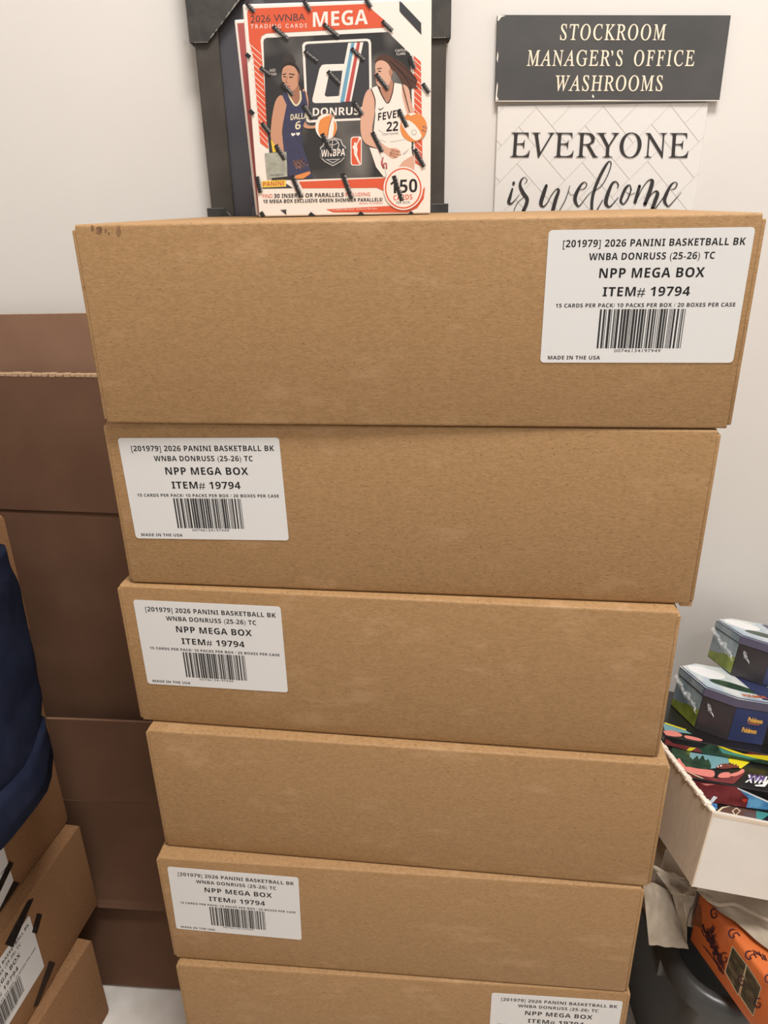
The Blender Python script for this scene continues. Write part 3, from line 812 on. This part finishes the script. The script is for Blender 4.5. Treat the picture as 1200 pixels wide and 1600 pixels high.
mb.build('torn_rim', tr)['label'] = 'rough white torn perforation'
mb = MB(); mb.box(0.0042, TXL, 0.0042, TYL, TB, TB + 0.003, TRAYW)
mb.box(TXL - 0.004, TXL, 0.0042, TYL, TB, -0.004, TRAYW); mb.box(0.0042, TXL - 0.0042, TYL - 0.004, TYL, TB, -0.004, TRAYW)
mb.build('floor_and_back', tr)
mb = MB(); mb.box(-0.0009, 0.0006, -0.0008, 0.0045, TB, 0.0, TRAYK); mb.box(0.0006, TXL, -0.0003, 0.0043, -0.0044, -0.0012, TRAYK)
mb.build('fold_edge', tr)['label'] = 'brown kraft fold edge'

GB = mat('game_box_black', (26, 25, 26), 0.3, 0.5)
GGRN = noisy('print_dark_foliage', (28, 48, 38), (52, 80, 58), 90, rough=0.3, spec=0.4)
GSKY = mat('print_dusty_blue', (116, 160, 168), 0.3, 0.4)
GPNK = mat('print_salmon', (222, 134, 124), 0.3, 0.4)
GMAR = noisy('print_maroon', (98, 36, 38), (128, 56, 58), 60, rough=0.3, spec=0.4)
GYEL = mat('print_lemon', (232, 214, 40), 0.3, 0.4)
GBLU = noisy('print_bright_blue', (50, 110, 170), (110, 170, 210), 80, rough=0.3, spec=0.4)
GBRN = mat('print_cocoa', (98, 72, 64), 0.3, 0.4)
GTEA = mat('print_teal', (70, 140, 136), 0.3, 0.4)
GORG = mat('print_burnt_orange', (206, 110, 56), 0.3, 0.4)
GRED = mat('print_scarlet', (190, 62, 44), 0.3, 0.4)
GWHT = mat('print_pure_white', (236, 236, 236), 0.3, 0.4)
GPUR = mat('print_violet', (96, 72, 140), 0.3, 0.4)
z7 = lambda x, y: (1030 + x/7.059, 1120 + y/7.059)
def gamebox(label, x0, x1, y0, y1, z0, z1, top=(), front=()):
    g = thing('game_box', label, 'game box', tilted(x0, y0, z0), 'dark printed game boxes lying in the tray')
    mb = MB(); mb.box(0, x1 - x0, 0, y1 - y0, 0, z1 - z0, GB, 0.0006, 1); mb.build('box', g)
    off = Vector((x0, y0, z0)); mb = MB()
    def lay(items, ax, val, cl):
        for k, it in enumerate(items):
            d = 0.0003 + k*0.00006
            v = val + d if ax == 2 else val - d
            f = lambda x, y: tuple(cl(lon(*z7(x, y), ax, v)) - off)
            if it[0] == 'T':
                _, s, p0, p1, up, m = it; text(mb, s, p0, p1, up, f, m, offset=0.04, shear=0.2)
            else:
                pts = spline(it[0], 4, True) if len(it) > 2 and it[2] else it[0]
                mb.poly([f(*p) for p in pts], it[1])
    ct = lambda p: Vector((min(max(p.x, x0 + 0.001), x1), min(max(p.y, y0 + 0.001), y1), p.z))
    cf = lambda p: Vector((min(max(p.x, x0 + 0.001), x1), p.y, min(max(p.z, z0 + 0.0005), z1 - 0.0005)))
    lay(top, 2, z1, ct); lay(front, 1, y0, cf)
    mb.build('printed_art', g)
    return g
gamebox('lowest game box in the tray, brown dome and teal corner showing beside the front wall', 0.010, 0.275, 0.008, 0.20, -0.079, -0.030,
        top=[([(600,960),(980,990),(1200,1000),(1200,1030),(1000,1060),(640,1070)], GB),
             ([(560,950),(640,960),(640,1020),(600,1010)], GBLU),
             ([(630,1060),(700,1005),(800,985),(1000,1005),(1075,1045),(1075,1130),(860,1115),(640,1085)], GBRN),
             ([(625,1050),(690,995),(800,980),(700,1010),(640,1070)], CREAMP),
             ([(1070,1030),(1210,1010),(1210,1080),(1080,1175),(1070,1100)], GTEA),
             ([(800,1040),(850,1000),(900,1035),(840,1095)], CREAMP), ([(815,1040),(850,1012),(886,1037),(842,1080)], GBRN),
             ([(690,1110),(715,1080),(745,1100),(740,1120)], CREAMP)])
gamebox('middle game box in the tray, salmon ring and yellow corner with VMAX lettering', 0.008, 0.270, 0.0795, 0.29, -0.0297, -0.005,
        top=[([(100,410),(140,325),(200,345),(345,388),(330,470),(240,470),(190,500),(150,470)], GGRN),
             ([(340,390),(760,455),(775,505),(700,560),(560,572),(330,530)], GSKY),
             ([(240,480),(330,460),(345,440),(370,470),(420,430),(440,470),(480,425),(510,480),(545,470),(560,572),(330,560),(270,520)], GGRN, True),
             ([(765,460),(1005,495),(900,572),(850,545),(770,500)], GYEL),
             ([(270,580),(420,620),(640,680),(860,655),(945,590),(930,640),(820,740),(700,750),(520,720),(380,700)], GMAR),
             ([(200,470),(225,458),(250,500),(290,545),(285,570),(260,560),(215,520)], GPNK, True),
             ([(300,550),(420,570),(560,585),(608,605),(600,660),(500,655),(300,600)], GPNK, True),
             ([(655,640),(700,615),(775,615),(780,665),(660,670)], GPNK, True),
             ([(790,630),(870,605),(915,575),(940,590),(930,615),(860,650),(795,655)], GPNK, True),
             ([(625,555),(690,518),(800,522),(812,560),(700,575)], GMAR, True),
             ([(640,545),(650,535),(655,555),(645,560)], GWHT), ([(670,535),(690,530),(690,548),(672,548)], GWHT),
             ([(800,540),(815,510),(830,535),(850,515),(860,545),(875,530),(880,560),(820,565)], GMAR),
             ([(280,590),(400,640),(520,712),(490,712),(380,640)], CREAMP),
             ('T', 'VMAX', (1250, 668), (965, 640), (-20, 78), GWHT), ('T', 'MAX', (1175, 652), (985, 632), (-14, 60), GPUR),
             ([(1055,750),(1140,745),(1200,690),(1230,700),(1170,765),(1160,772),(1060,765)], GWHT)],
        front=[([(340,700),(860,775),(985,880),(970,1000),(600,960),(470,850)], GMAR),
               ([(860,780),(1230,960),(1230,1030),(960,1000),(985,900)], GBLU), ([(862,780),(1230,940),(1230,960),(865,795)], GWHT),
               ([(600,872),(642,888),(585,968),(548,950)], GWHT), ([(905,910),(950,900),(975,920),(940,950)], GRED),
               ([(780,850),(960,900),(900,920),(800,890)], GMAR), ([(460,735),(620,745),(520,760)], GPNK)])
gamebox('topmost game box in the tray, green and yellow strip with maroon bowl, under the tins', 0.006, 0.268, 0.150, 0.315, -0.0047, 0.009,
        top=[([(40,70),(240,118),(360,190),(60,150)], GSKY), ([(40,205),(260,240),(500,300),(440,350),(130,280),(40,230)], GMAR),
             ([(40,160),(150,152),(245,192),(230,218),(90,208)], GPNK, True), ([(285,205),(400,225),(475,252),(450,268),(300,238)], GPNK, True),
             ([(70,210),(200,240),(450,318),(440,345),(300,310)], GORG), ([(60,60),(300,140),(290,150),(60,75)], GYEL),
             ([(120,280),(200,280),(260,320),(180,330)], GRED), ([(160,320),(200,320),(210,345),(170,340)], GWHT)],
        front=[([(40,230),(150,290),(440,345),(480,400),(300,400),(60,300)], GMAR), ([(300,375),(335,338),(410,342),(345,388)], GYEL),
               ([(440,350),(550,285),(640,325),(920,410),(1230,490),(1230,530),(950,482),(480,405)], GGRN),
               ([(640,320),(700,328),(930,408),(1230,425),(1230,490),(900,425),(700,350)], GYEL), ([(650,340),(800,390),(1100,470),(1000,470),(700,400)], GTEA),
               ([(950,410),(1000,365),(1060,345),(1230,385),(1230,420)], GMAR)])

TINB = noisy('tin_dark_blue', (44, 51, 86), (54, 63, 102), 20, rough=0.22, spec=0.6)
TINK = noisy('tin_charcoal', (46, 42, 44), (56, 51, 53), 20, rough=0.25, spec=0.6)
TINL = noisy('tin_lid_scenery_glare', (172, 190, 204), (222, 226, 222), 26, rough=0.2, spec=0.6, lo=0.4, hi=0.6)  # pale scenery print, whitened so the lid glare is in the colour
TINS = noisy('tin_side_scenery', (112, 132, 142), (150, 164, 168), 34, rough=0.2, spec=0.6)
TING = noisy('tin_side_grass', (104, 122, 44), (140, 150, 62), 60, rough=0.2, spec=0.6)
TINR = mat('tin_lavender_rim', (84, 80, 98), 0.22, 0.6)
GOLD = mat('tin_logo_amber', (232, 176, 74), 0.3, 0.5)
def clear_film():
    m = bpy.data.materials.new('clear_film'); m.use_nodes = True; nt = m.node_tree
    b = nt.nodes['Principled BSDF']
    b.inputs['Base Color'].default_value = (0.9, 0.9, 0.9, 1); b.inputs['Roughness'].default_value = 0.12
    b.inputs['Alpha'].default_value = 0.32
    return m
FILM = clear_film()
HWX, HWY, CX, CY, TH = 0.0535, 0.056, 0.030, 0.022, 0.056
def octa(e=0.0):
    return [(-HWX + CX - e*0.4, -HWY - e), (HWX - CX + e*0.4, -HWY - e), (HWX + e, -HWY + CY - e*0.4), (HWX + e, HWY - CY + e*0.4),
            (HWX - CX + e*0.4, HWY + e), (-HWX + CX - e*0.4, HWY + e), (-HWX - e, HWY - CY + e*0.4), (-HWX - e, -HWY + CY - e*0.4)]
def make_tin():
    t = thing('card_tin', '-', 'tin')
    mb = MB(); mb.prism(octa(), 0, TH - 0.002, TINK, TINK); mb.build('body', t)
    mb = MB(); mb.prism(octa(0.0011), TH - 0.012, TH - 0.0015, TINR, TINL)
    mb.prism(octa(-0.001), TH - 0.0015, TH, TINR, TINL)
    o = octa(-0.004)
    f = lambda x, y, k=0: (x, y, TH + 0.0002 + k*0.0001)
    mb.poly([f(*p) for p in o], TINL)
    mb.poly([f(x, y, 1) for x, y in spline([(-0.040,0.040),(-0.02,0.044),(0.0,0.03),(-0.005,0.01),(-0.03,0.0),(-0.046,0.02)], 4, True)], GWHT)
    mb.poly([f(x, y, 2) for x, y in spline([(-0.02,0.0),(0.0,-0.006),(0.03,-0.03),(0.0,-0.032),(-0.03,-0.02),(-0.035,-0.006)], 4, True)], GGRN)
    mb.poly([f(x, y, 3) for x, y in [(0.02,0.05),(0.03,0.05),(0.05,0.03),(0.05,-0.03),(0.025,-0.05),(0.012,-0.05)]], TINB)
    text(mb, 'POKéMON', (-0.012, -0.050), (0.022, -0.044), (0.000, 0.008), lambda x, y: f(x, y, 4), GORG, offset=0.03)
    mb.build('lid', t)
    y = -HWY - 0.0003
    mb = MB()
    mb.poly([(x, y, z) for x, z in ((-HWX + CX + 0.001, 0.001), (HWX - CX - 0.001, 0.001), (HWX - CX - 0.001, TH - 0.013), (-HWX + CX + 0.001, TH - 0.013))], TINB)
    g = lambda x, z: (x, y - 0.0002, z)
    text(mb, 'Pokémon', (-0.004, 0.028), (0.015, 0.028), (0, 0.0058), g, GOLD, offset=0.04)
    text(mb, 'Pokémon', (-0.008, 0.014), (0.011, 0.014), (0, 0.0058), g, GOLD, offset=0.04)
    mb.poly([g(-0.003, 0.0255), g(0.012, 0.0255), g(0.012, 0.0265), g(-0.003, 0.0265)], GORG)
    x = -HWX - 0.0003
    yy0, yy1 = -HWY + CY + 0.001, HWY - CY - 0.001
    mb.poly([(x, a, b) for a, b in ((yy0, 0.001), (yy1, 0.001), (yy1, TH - 0.013), (yy0, TH - 0.013))], TINS)
    mb.poly([(x - 0.0001, a, b) for a, b in ((yy0, 0.001), (yy1, 0.001), (yy1, 0.010), (0.01, 0.014), (0.0, 0.018), (yy0, 0.024))], TING)
    x2 = -HWX - 0.0013
    mb.poly([(x2, a, b) for a, b in ((yy0, TH - 0.011), (yy1, TH - 0.011), (yy1, TH - 0.003), (yy0, TH - 0.003))], TINS)
    mb.build('printed_side', t)
    mb = MB(); rnd = random.Random(5); pts = []
    for k in range(15):                                 # crumpled seam of clear wrap along the side
        yv = yy1 + (yy0 - yy1)*k/14; zc = TH - 0.016 - 0.018*k/14
        pts.append([(-HWX - 0.0018 - 0.003*rnd.random(), yv, zc + 0.004*rnd.random() + 0.002), (-HWX - 0.0022 - 0.005*rnd.random(), yv, zc), (-HWX - 0.0018, yv, zc - 0.004 - 0.004*rnd.random())])
    mb.loft(pts, FILM, cap=False, closed=False)
    c0 = Vector((-HWX + CX*0.35, -HWY + CY*0.65, TH*0.52)); nn = Vector((-CY, -CX, 0)).normalized(); tv = Vector((CX, -CY, 0)).normalized()
    knot = []
    for k in range(9):                                  # bunched end of the wrap on the cut corner
        a0 = k/8; w0 = 0.0035*sin(pi*min(1, a0*1.3 + 0.1)) + 0.0008
        c = c0 + tv*(0.010*a0 - 0.006) + Vector((0, 0, 0.006 - 0.012*a0))
        knot.append([tuple(c + nn*(0.0006 + 0.0022*abs(sin(j*2.4 + k))) + Vector((0, 0, 1))*w0*(j/5 - 0.5)*2 + tv*0.001*sin(j*3 + k*2)) for j in range(6)])
    mb.loft(knot, FILM, cap=False, closed=False)
    mb.build('wrap_seam', t)['label'] = 'crumpled clear wrap'
    return t
tin0 = make_tin()
tin0.matrix_world = tilted(0.110, 0.2285, 0.0093, radians(4)); tag(tin0, 'lower octagonal card tin, blue front with two amber logos, on the tray boxes', 'tin', 'octagonal card tins')
tinA = copy_tree(tin0); tinA.matrix_world = tilted(0.174, 0.2935, 0.0093 + TH + 0.0012, radians(2))
tinA['label'] = 'upper octagonal card tin, shiny lid, stacked on the other tins'
tinB = copy_tree(tin0); tinB.matrix_world = tilted(0.2275, 0.2400, 0.0093, radians(2))
tinB['label'] = 'octagonal card tin cut by the right frame edge, beside the lower tin'

# ------------------------------------------------------------------ grey tote, orange box and paper bag under the tray
TOTE = noisy('grey_plastic', (58, 57, 55), (64, 63, 61), 20, rough=0.33, spec=0.5)
tx0, tx1, ty0, ty1 = 0.333, 0.70, 0.526, 0.86
zr = CAM_H - 0.82
tt = thing('plastic_tote', 'grey plastic tote with rounded rim on the floor beside the tall stack', 'tote')
def ring(off, z, taper=0.0):
    o = off - taper
    return [(p[0], p[1], z) for p in rrect(tx0 - o, ty0 - o, tx1 + o, ty1 + o, max(0.055 + o, 0.01), 8)]
mb = MB()
mb.loft([ring(-0.020, 0.006), ring(-0.013, zr - 0.03), ring(-0.010, zr - 0.006), ring(-0.006, zr), ring(0.0, zr + 0.001), ring(0.006, zr - 0.002), ring(0.010, zr - 0.010),
         ring(0.011, zr - 0.024), ring(0.008, zr - 0.025), ring(-0.006, zr - 0.027), ring(-0.008, zr - 0.04), ring(-0.014, 0.0006)], TOTE, cap=True)
mb.build('body', tt, smooth=0.7)
mb = MB(); mb.box(tx0 - 0.010, tx0 + 0.004, 0.60, 0.63, zr - 0.060, zr - 0.026, TOTE, 0.003, 2); mb.build('handle', tt, smooth=0.7)

ORG = noisy('orange_box_print', (200, 102, 54), (212, 114, 62), 14, rough=0.25, spec=0.5)
OINK = mat('purple_black_print', (64, 34, 44), 0.3, 0.4)
OSH = noisy('brown_figure_print', (110, 62, 42), (146, 84, 52), 120, rough=0.3, spec=0.4)
OCARD = noisy('printed_card_picture', (64, 58, 44), (120, 104, 82), 110, rough=0.3, spec=0.4, lo=0.45, hi=0.7)
zo = CAM_H - 0.72
ra, rb = atz(1097, 1399, zo), atz(1186, 1514, zo)
dv = (rb - ra).normalized()
nv = Vector((dv.y, -dv.x, 0)).normalized()
if nv.x > 0: nv = -nv
OL, OW, OH = 0.235, 0.075, 0.079
omw = Matrix(((dv.x, -nv.x, 0, ra.x), (dv.y, -nv.y, 0, ra.y), (0, 0, 1, zo - OH), (0, 0, 0, 1)))
ob = thing('orange_card_box', 'orange trading card box with dark card pictures, slanting out of the grey tote', 'card box', omw)
oin = omw.inverted()
mb = MB(); mb.box(-0.006, OL, 0, OW, 0, OH, ORG, 0.004, 3); mb.build('box', ob, smooth=0.9)
mb = MB()
def of(px, py, k=0): return tuple(oin @ on_plane(px, py, nv, ra + nv*(0.0004 + k*0.00008)))
z8 = lambda x, y: (1000 + x/6, 1380 + y/6)
def o8(k): return lambda x, y: of(*z8(x, y), k)
for q in ([(865,585),(1000,762),(920,1055),(795,832)], [(1002,757),(1138,978),(1060,1250),(932,1055)]):
    mb.poly([o8(1)(*p) for p in q], CREAMP)
    c = (sum(p[0] for p in q)/4, sum(p[1] for p in q)/4)
    mb.poly([o8(2)(c[0] + (p[0]-c[0])*0.94, c[1] + (p[1]-c[1])*0.95) for p in q], OCARD)
mb.poly([o8(1)(*p) for p in spline([(520,250),(560,200),(575,300),(570,420),(520,390),(480,390)], 4, True)], OSH)
rnd = random.Random(21)
for k in range(30):                                    # dense dark lettering block
    x = 590 + 5*k + rnd.uniform(-25, 35); y = 385 + 13*k + rnd.uniform(-25, 25)
    pts = [(x + j*14 + rnd.uniform(-8, 8), y + j*20 + rnd.uniform(-26, 26), rnd.uniform(5, 12)) for j in range(5)]
    stroke(mb, pts, o8(1), OINK, 3)
for k in range(26):
    a = rnd.uniform(0, 6.28); r0, r1 = rnd.uniform(10, 50), rnd.uniform(60, 125); c_, s_ = cos(a), sin(a)
    stroke(mb, [(665 + c_*r0*0.7, 495 + s_*r0, rnd.uniform(5, 10)), (665 + c_*(r0 + r1)*0.35 + rnd.uniform(-8, 8), 495 + s_*(r0 + r1)*0.5, 7), (665 + c_*r1*0.7, 495 + s_*r1, 3)], o8(2), OINK, 2)
for k in range(6):
    stroke(mb, [(590 + 26*k, 590 + 34*k, 6), (640 + 24*k, 640 + 34*k, 5)], o8(1), OINK, 2)
for x, y, s in ((690,285,1), (785,700,1), (945,915,1), (1100,1125,1)):
    stroke(mb, [(x + 26, y - 40, 9), (x - 10, y - 44, 14), (x - 26, y - 8, 15), (x - 10, y + 38, 14), (x + 20, y + 36, 13), (x + 26, y + 4, 11), (x + 4, y - 2, 9)], o8(3), OINK, 4)
zt_ = lambda x, y: tuple(oin @ atz(*z8(x, y), zo + 0.0006))
for x, y in ((868,478), (1025,680), (1210,900)):
    stroke(mb, [(x + 20, y - 44, 9), (x - 20, y - 40, 14), (x - 36, y - 4, 16), (x - 14, y + 32, 14), (x + 18, y + 24, 12), (x + 6, y + 2, 9), (x + 40, y - 14, 11), (x + 66, y + 14, 12)], zt_, OINK, 4)
for k in range(7):
    x = 1060 + 18*k; y = 630 + 10*k
    stroke(mb, [(x, y + rnd.uniform(-18, 18), 9), (x + 20, y + 34 + rnd.uniform(-16, 16), 11)], zt_, OINK, 2)
mb.build('printed_side', ob)['label'] = 'dark printing and two card pictures on the orange side'

PAPER = noisy('grey_brown_paper', (160, 147, 130), (174, 160, 142), 50, rough=0.85, spec=0.1, bump=0.4, bscale=60)
bag = thing('paper_bag', 'crumpled pale paper bag bulging out of the tote below the tray', 'bag', tilted(0.0, 0.088, TB - 0.014))
bm = bmesh.new()
bmesh.ops.create_cube(bm, size=1.0)
bmesh.ops.subdivide_edges(bm, edges=bm.edges[:], cuts=22, use_grid_fill=True)
for v in bm.verts:
    p = v.co.copy()
    top_ = p.z > 0.499
    x = 0.135 + p.x*0.25; y = 0.105 + p.y*0.21; z = -0.0485 + p.z*0.095
    q = Vector((x, y, z))
    r = (noise.noise(q*22) + 0.5*noise.noise(q*55))
    if not top_:
        d = Vector((p.x, p.y, p.z*0.3)).normalized()
        sag = 0.006*sin((0.5 - p.z)*pi)
        q += d*(0.006*r + sag - 0.004)
    else: q.z -= 0.0012*abs(r)
    v.co = q
mb = MB(); mb.from_bm(bm, PAPER); mb.build('body', bag, smooth=1.2)
binv = bag.matrix_world.inverted()
def patch(mb, outline, m, depth_fn, amp, seed, n=14, flat=False):
    """crumpled sheet filling a four-sided outline, given as four edge polylines' corners"""
    a, b, c, d = outline; rows = []
    pt = depth_fn if flat else (lambda px, py, s, t, w: aty(px, py, depth_fn(s, t) + amp*w))
    for i in range(n + 1):
        t = i/n; row = []
        for j in range(n + 1):
            s = j/n
            px = (a[0]*(1-s) + b[0]*s)*(1-t) + (d[0]*(1-s) + c[0]*s)*t
            py = (a[1]*(1-s) + b[1]*s)*(1-t) + (d[1]*(1-s) + c[1]*s)*t
            w_ = noise.noise((s*3 + seed, t*3, seed*1.7)) + 0.6*noise.noise((s*8 + seed, t*8, 2.1))
            if i in (0, n): py += 3.0*noise.noise((s*5 + seed, seed, t))
            row.append(tuple(binv @ pt(px, py, s, t, w_)))
        rows.append(row)
    mb.loft(rows, m, cap=False, closed=False)
mb = MB()
patch(mb, ((1004, 1372), (1050, 1392), (1076, 1482), (1014, 1476)), PAPER, lambda s, t: 0.588 - 0.03*t + 0.008*s, 0.004, 3.3)
mb.build('hanging_flap', bag, smooth=2.0)
mb = MB()
patch(mb, ((1018, 1352), (1092, 1378), (1086, 1400), (1050, 1398)), PAPER, lambda s, t: 0.600 - 0.016*t - 0.012*s, 0.004, 7.1)
patch(mb, ((1050, 1396), (1088, 1396), (1074, 1440), (1073, 1484)), PAPER, lambda s, t: 0.582 - 0.020*t + 0.012*(s - 0.5)*(1 if s > 0.5 else -1), 0.003, 5.2)
mb.build('folded_gusset', bag, smooth=1.2)
mb = MB()
def lip(pts, y, wd):
    rows = []
    for px, py in spline(pts, 5):
        c = binv @ atz(px, py, zo + 0.024)
        rows.append([(c.x, c.y + wd*cos(k*pi/4), c.z + wd*sin(k*pi/4)) for k in range(8)])
    mb.loft(rows, PAPER)
lip([(1098, 1397), (1108, 1407), (1122, 1413), (1137, 1412), (1150, 1413), (1172, 1424), (1205, 1440)], None, 0.0022)
mb.build('rolled_mouth', bag, smooth=1.2)
mb = MB()
patch(mb, ((1078, 1380), (1212, 1398), (1214, 1494), (1100, 1404)), PAPER,
      lambda px, py, s, t, w: atz(px, py, zo + 0.006 + 0.016*(1 - t)**2 + 0.003*w), 0.0, 9.4, flat=True)
mb.build('front_fold', bag, smooth=2.0)

# ------------------------------------------------------------------ navy jacket over the left stack
NAVYC = noisy('navy_cloth', (27, 32, 50), (34, 39, 58), 40, rough=0.9, spec=0.1, bump=0.5, bscale=900)
jk = thing('jacket', 'navy jacket lying on the left stack with one sleeve hanging down', 'jacket', place(-0.44, 0.60, 5*CARTON_H))
jinv = jk.matrix_world.inverted()
edge_px = [(-6, 850), (0, 876), (14, 898), (27, 928), (37, 965), (43, 1005), (49, 1055), (56, 1095), (63, 1122)]
def tube(mb, path, n=22, seed=0.0, amp=0.004):
    rings = []
    for k, (e, wd, th) in enumerate(path):
        r = []
        for j in range(n):
            a = 2*pi*j/n
            yy = -wd/2 + wd/2*cos(a); xx = th*sin(a)
            p = Vector((e.x + xx, e.y + yy, e.z))
            p += Vector((1, 0.4*cos(a), 0)) * amp * noise.noise((p.y*26 + seed, p.z*22, k*0.13))
            p.x += 0.003*sin(p.y*60 + p.z*38 + seed)
            r.append(tuple(jinv @ p))
        rings.append(r)
    mb.loft(rings, NAVYC)
E_ = [atx(x, y, -0.398) for x, y in edge_px]
mb = MB()
path = []
for k, e in enumerate(spline([tuple(p) for p in E_], 3)):
    e = Vector(e); path.append((e, 0.150, 0.020))
tube(mb, path, seed=1.0)
mb.build('sleeve', jk, smooth=2.0)
C_ = [atx(x, y, -0.396) for x, y in ((61, 1118), (66, 1134), (72, 1152), (77, 1170))]
mb = MB()
path = []
for k, e in enumerate(C_): path.append((e, 0.156, 0.021 + 0.001*k))
tube(mb, path, seed=2.0, amp=0.002)
mb.build('cuff', jk, smooth=2.0)
bm = bmesh.new(); bmesh.ops.create_cube(bm, size=1.0)
bmesh.ops.subdivide_edges(bm, edges=bm.edges[:], cuts=14, use_grid_fill=True)
for v in bm.verts:
    p = v.co
    q = Vector((-0.155 + p.x*0.30, 0.02 + p.y*0.24 , 0.0265 + p.z*0.05))
    q += Vector((0, 0, (p.z + 0.5)*(0.012*noise.noise(q*14) - 0.022*(p.x**2 + p.y**2))))
    q.x += 0.01*noise.noise((q.y*12, q.z*9, 3)); q.y += 0.01*noise.noise((q.x*12, 2, q.z*9))
    v.co = q
mb = MB(); mb.from_bm(bm, NAVYC); mb.build('folded_body', jk, smooth=2.0)
